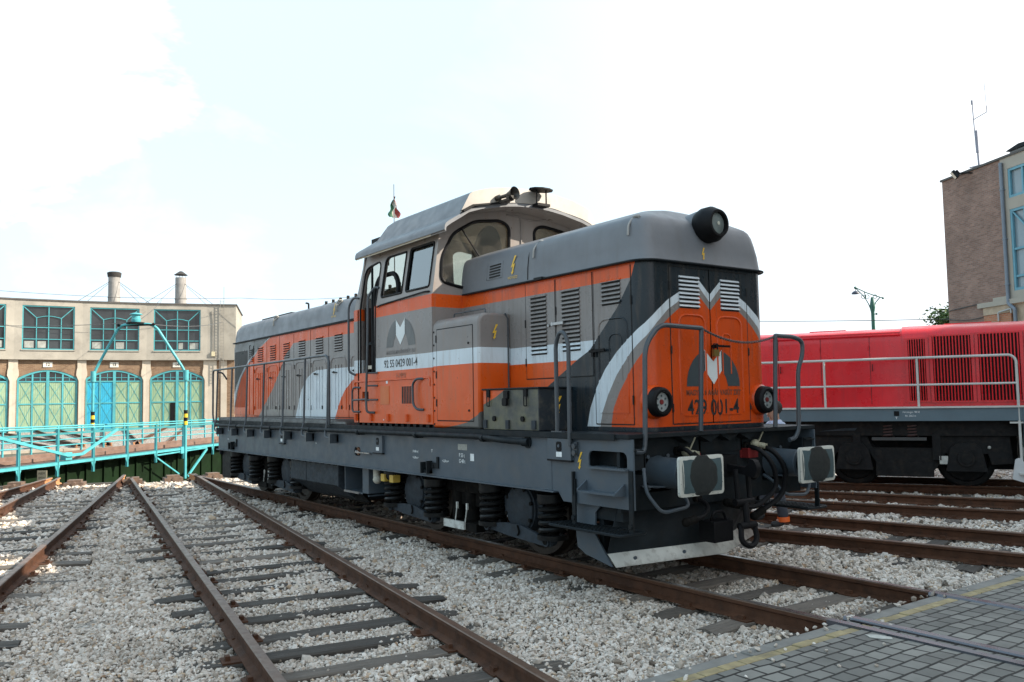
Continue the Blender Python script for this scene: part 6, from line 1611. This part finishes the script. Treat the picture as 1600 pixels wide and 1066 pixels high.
cA=cloud((-.932,.050,.372),.9885,.9972); cB=cloud((-.9515,.0805,.297),.9990,.9998)
cC=t.mul(cloud((-.958,.24,.135),.985,.997),.35)
f=t.m('MAXIMUM',t.m('MAXIMUM',hz,glow),t.m('MAXIMUM',cA,t.m('MAXIMUM',cC,t.mul(cl,.3))))
bw_=t.node('ShaderNodeRGBToBW'); t.link(sky.outputs[0],bw_.inputs[0])
wh=t.node('ShaderNodeCombineColor'); 
for i,k in enumerate((2.22,2.25,2.42)): t.link(t.mul(bw_.outputs[0],k),wh.inputs[i])
tin=t.mix(1.0,sky.outputs[0],(2.05,2.0,1.55),'MULTIPLY')
s1=t.node('ShaderNodeSeparateColor'); t.link(tin,s1.inputs[0]); s2=t.node('ShaderNodeSeparateColor'); t.link(wh.outputs[0],s2.inputs[0]); c1=t.node('ShaderNodeCombineColor'); c2=t.node('ShaderNodeCombineColor')
for i,(a_,b_) in enumerate(((2.12,3.6),(2.80,3.65),(3.25,3.75))): t.link(t.m('MINIMUM',s1.outputs[i],a_),c1.inputs[i]); t.link(t.m('MINIMUM',s2.outputs[i],b_),c2.inputs[i])
col=t.mix(f,c1.outputs[0],c2.outputs[0]); t.link(col,bgn.inputs[0]); bgn.inputs[1].default_value=.15
sl=bpy.data.lights.new('sun','SUN'); sl.energy=3.7; sl.angle=rad(.53); sl.color=(1,.90,.76)
so=bpy.data.objects.new('sun',sl); COL.objects.link(so)
sd=Vector((math.cos(EL)*math.cos(AZ),math.cos(EL)*math.sin(AZ),math.sin(EL))); so.rotation_euler=sd.to_track_quat('Z','Y').to_euler(); so.location=(0,0,60)
cam=bpy.data.cameras.new('camera'); co=bpy.data.objects.new('camera',cam); COL.objects.link(co); S.camera=co
cam.sensor_width=36; cam.lens=36*1319.87/1600; cam.clip_end=6000; cam.clip_start=.05
yaw,pitch,roll=2.5185,.0686,-.0178
fw=Vector((math.cos(yaw)*math.cos(pitch),math.sin(yaw)*math.cos(pitch),math.sin(pitch))); rt=Vector((math.sin(yaw),-math.cos(yaw),0)); up=rt.cross(fw)
r2=rt*math.cos(roll)+up*math.sin(roll); u2=-rt*math.sin(roll)+up*math.cos(roll)
co.matrix_world=Matrix(((r2.x,u2.x,-fw.x,CAM.x),(r2.y,u2.y,-fw.y,CAM.y),(r2.z,u2.z,-fw.z,CAM.z),(0,0,0,1)))
S.view_settings.view_transform='Standard'; S.view_settings.look='None'; S.view_settings.gamma=1; S.view_settings.exposure=1.46
S.cycles.use_denoising=True; S.cycles.max_bounces=8; S.cycles.transparent_max_bounces=16
for o in list(COL.objects):
    if '_w' in o: del o['_w']
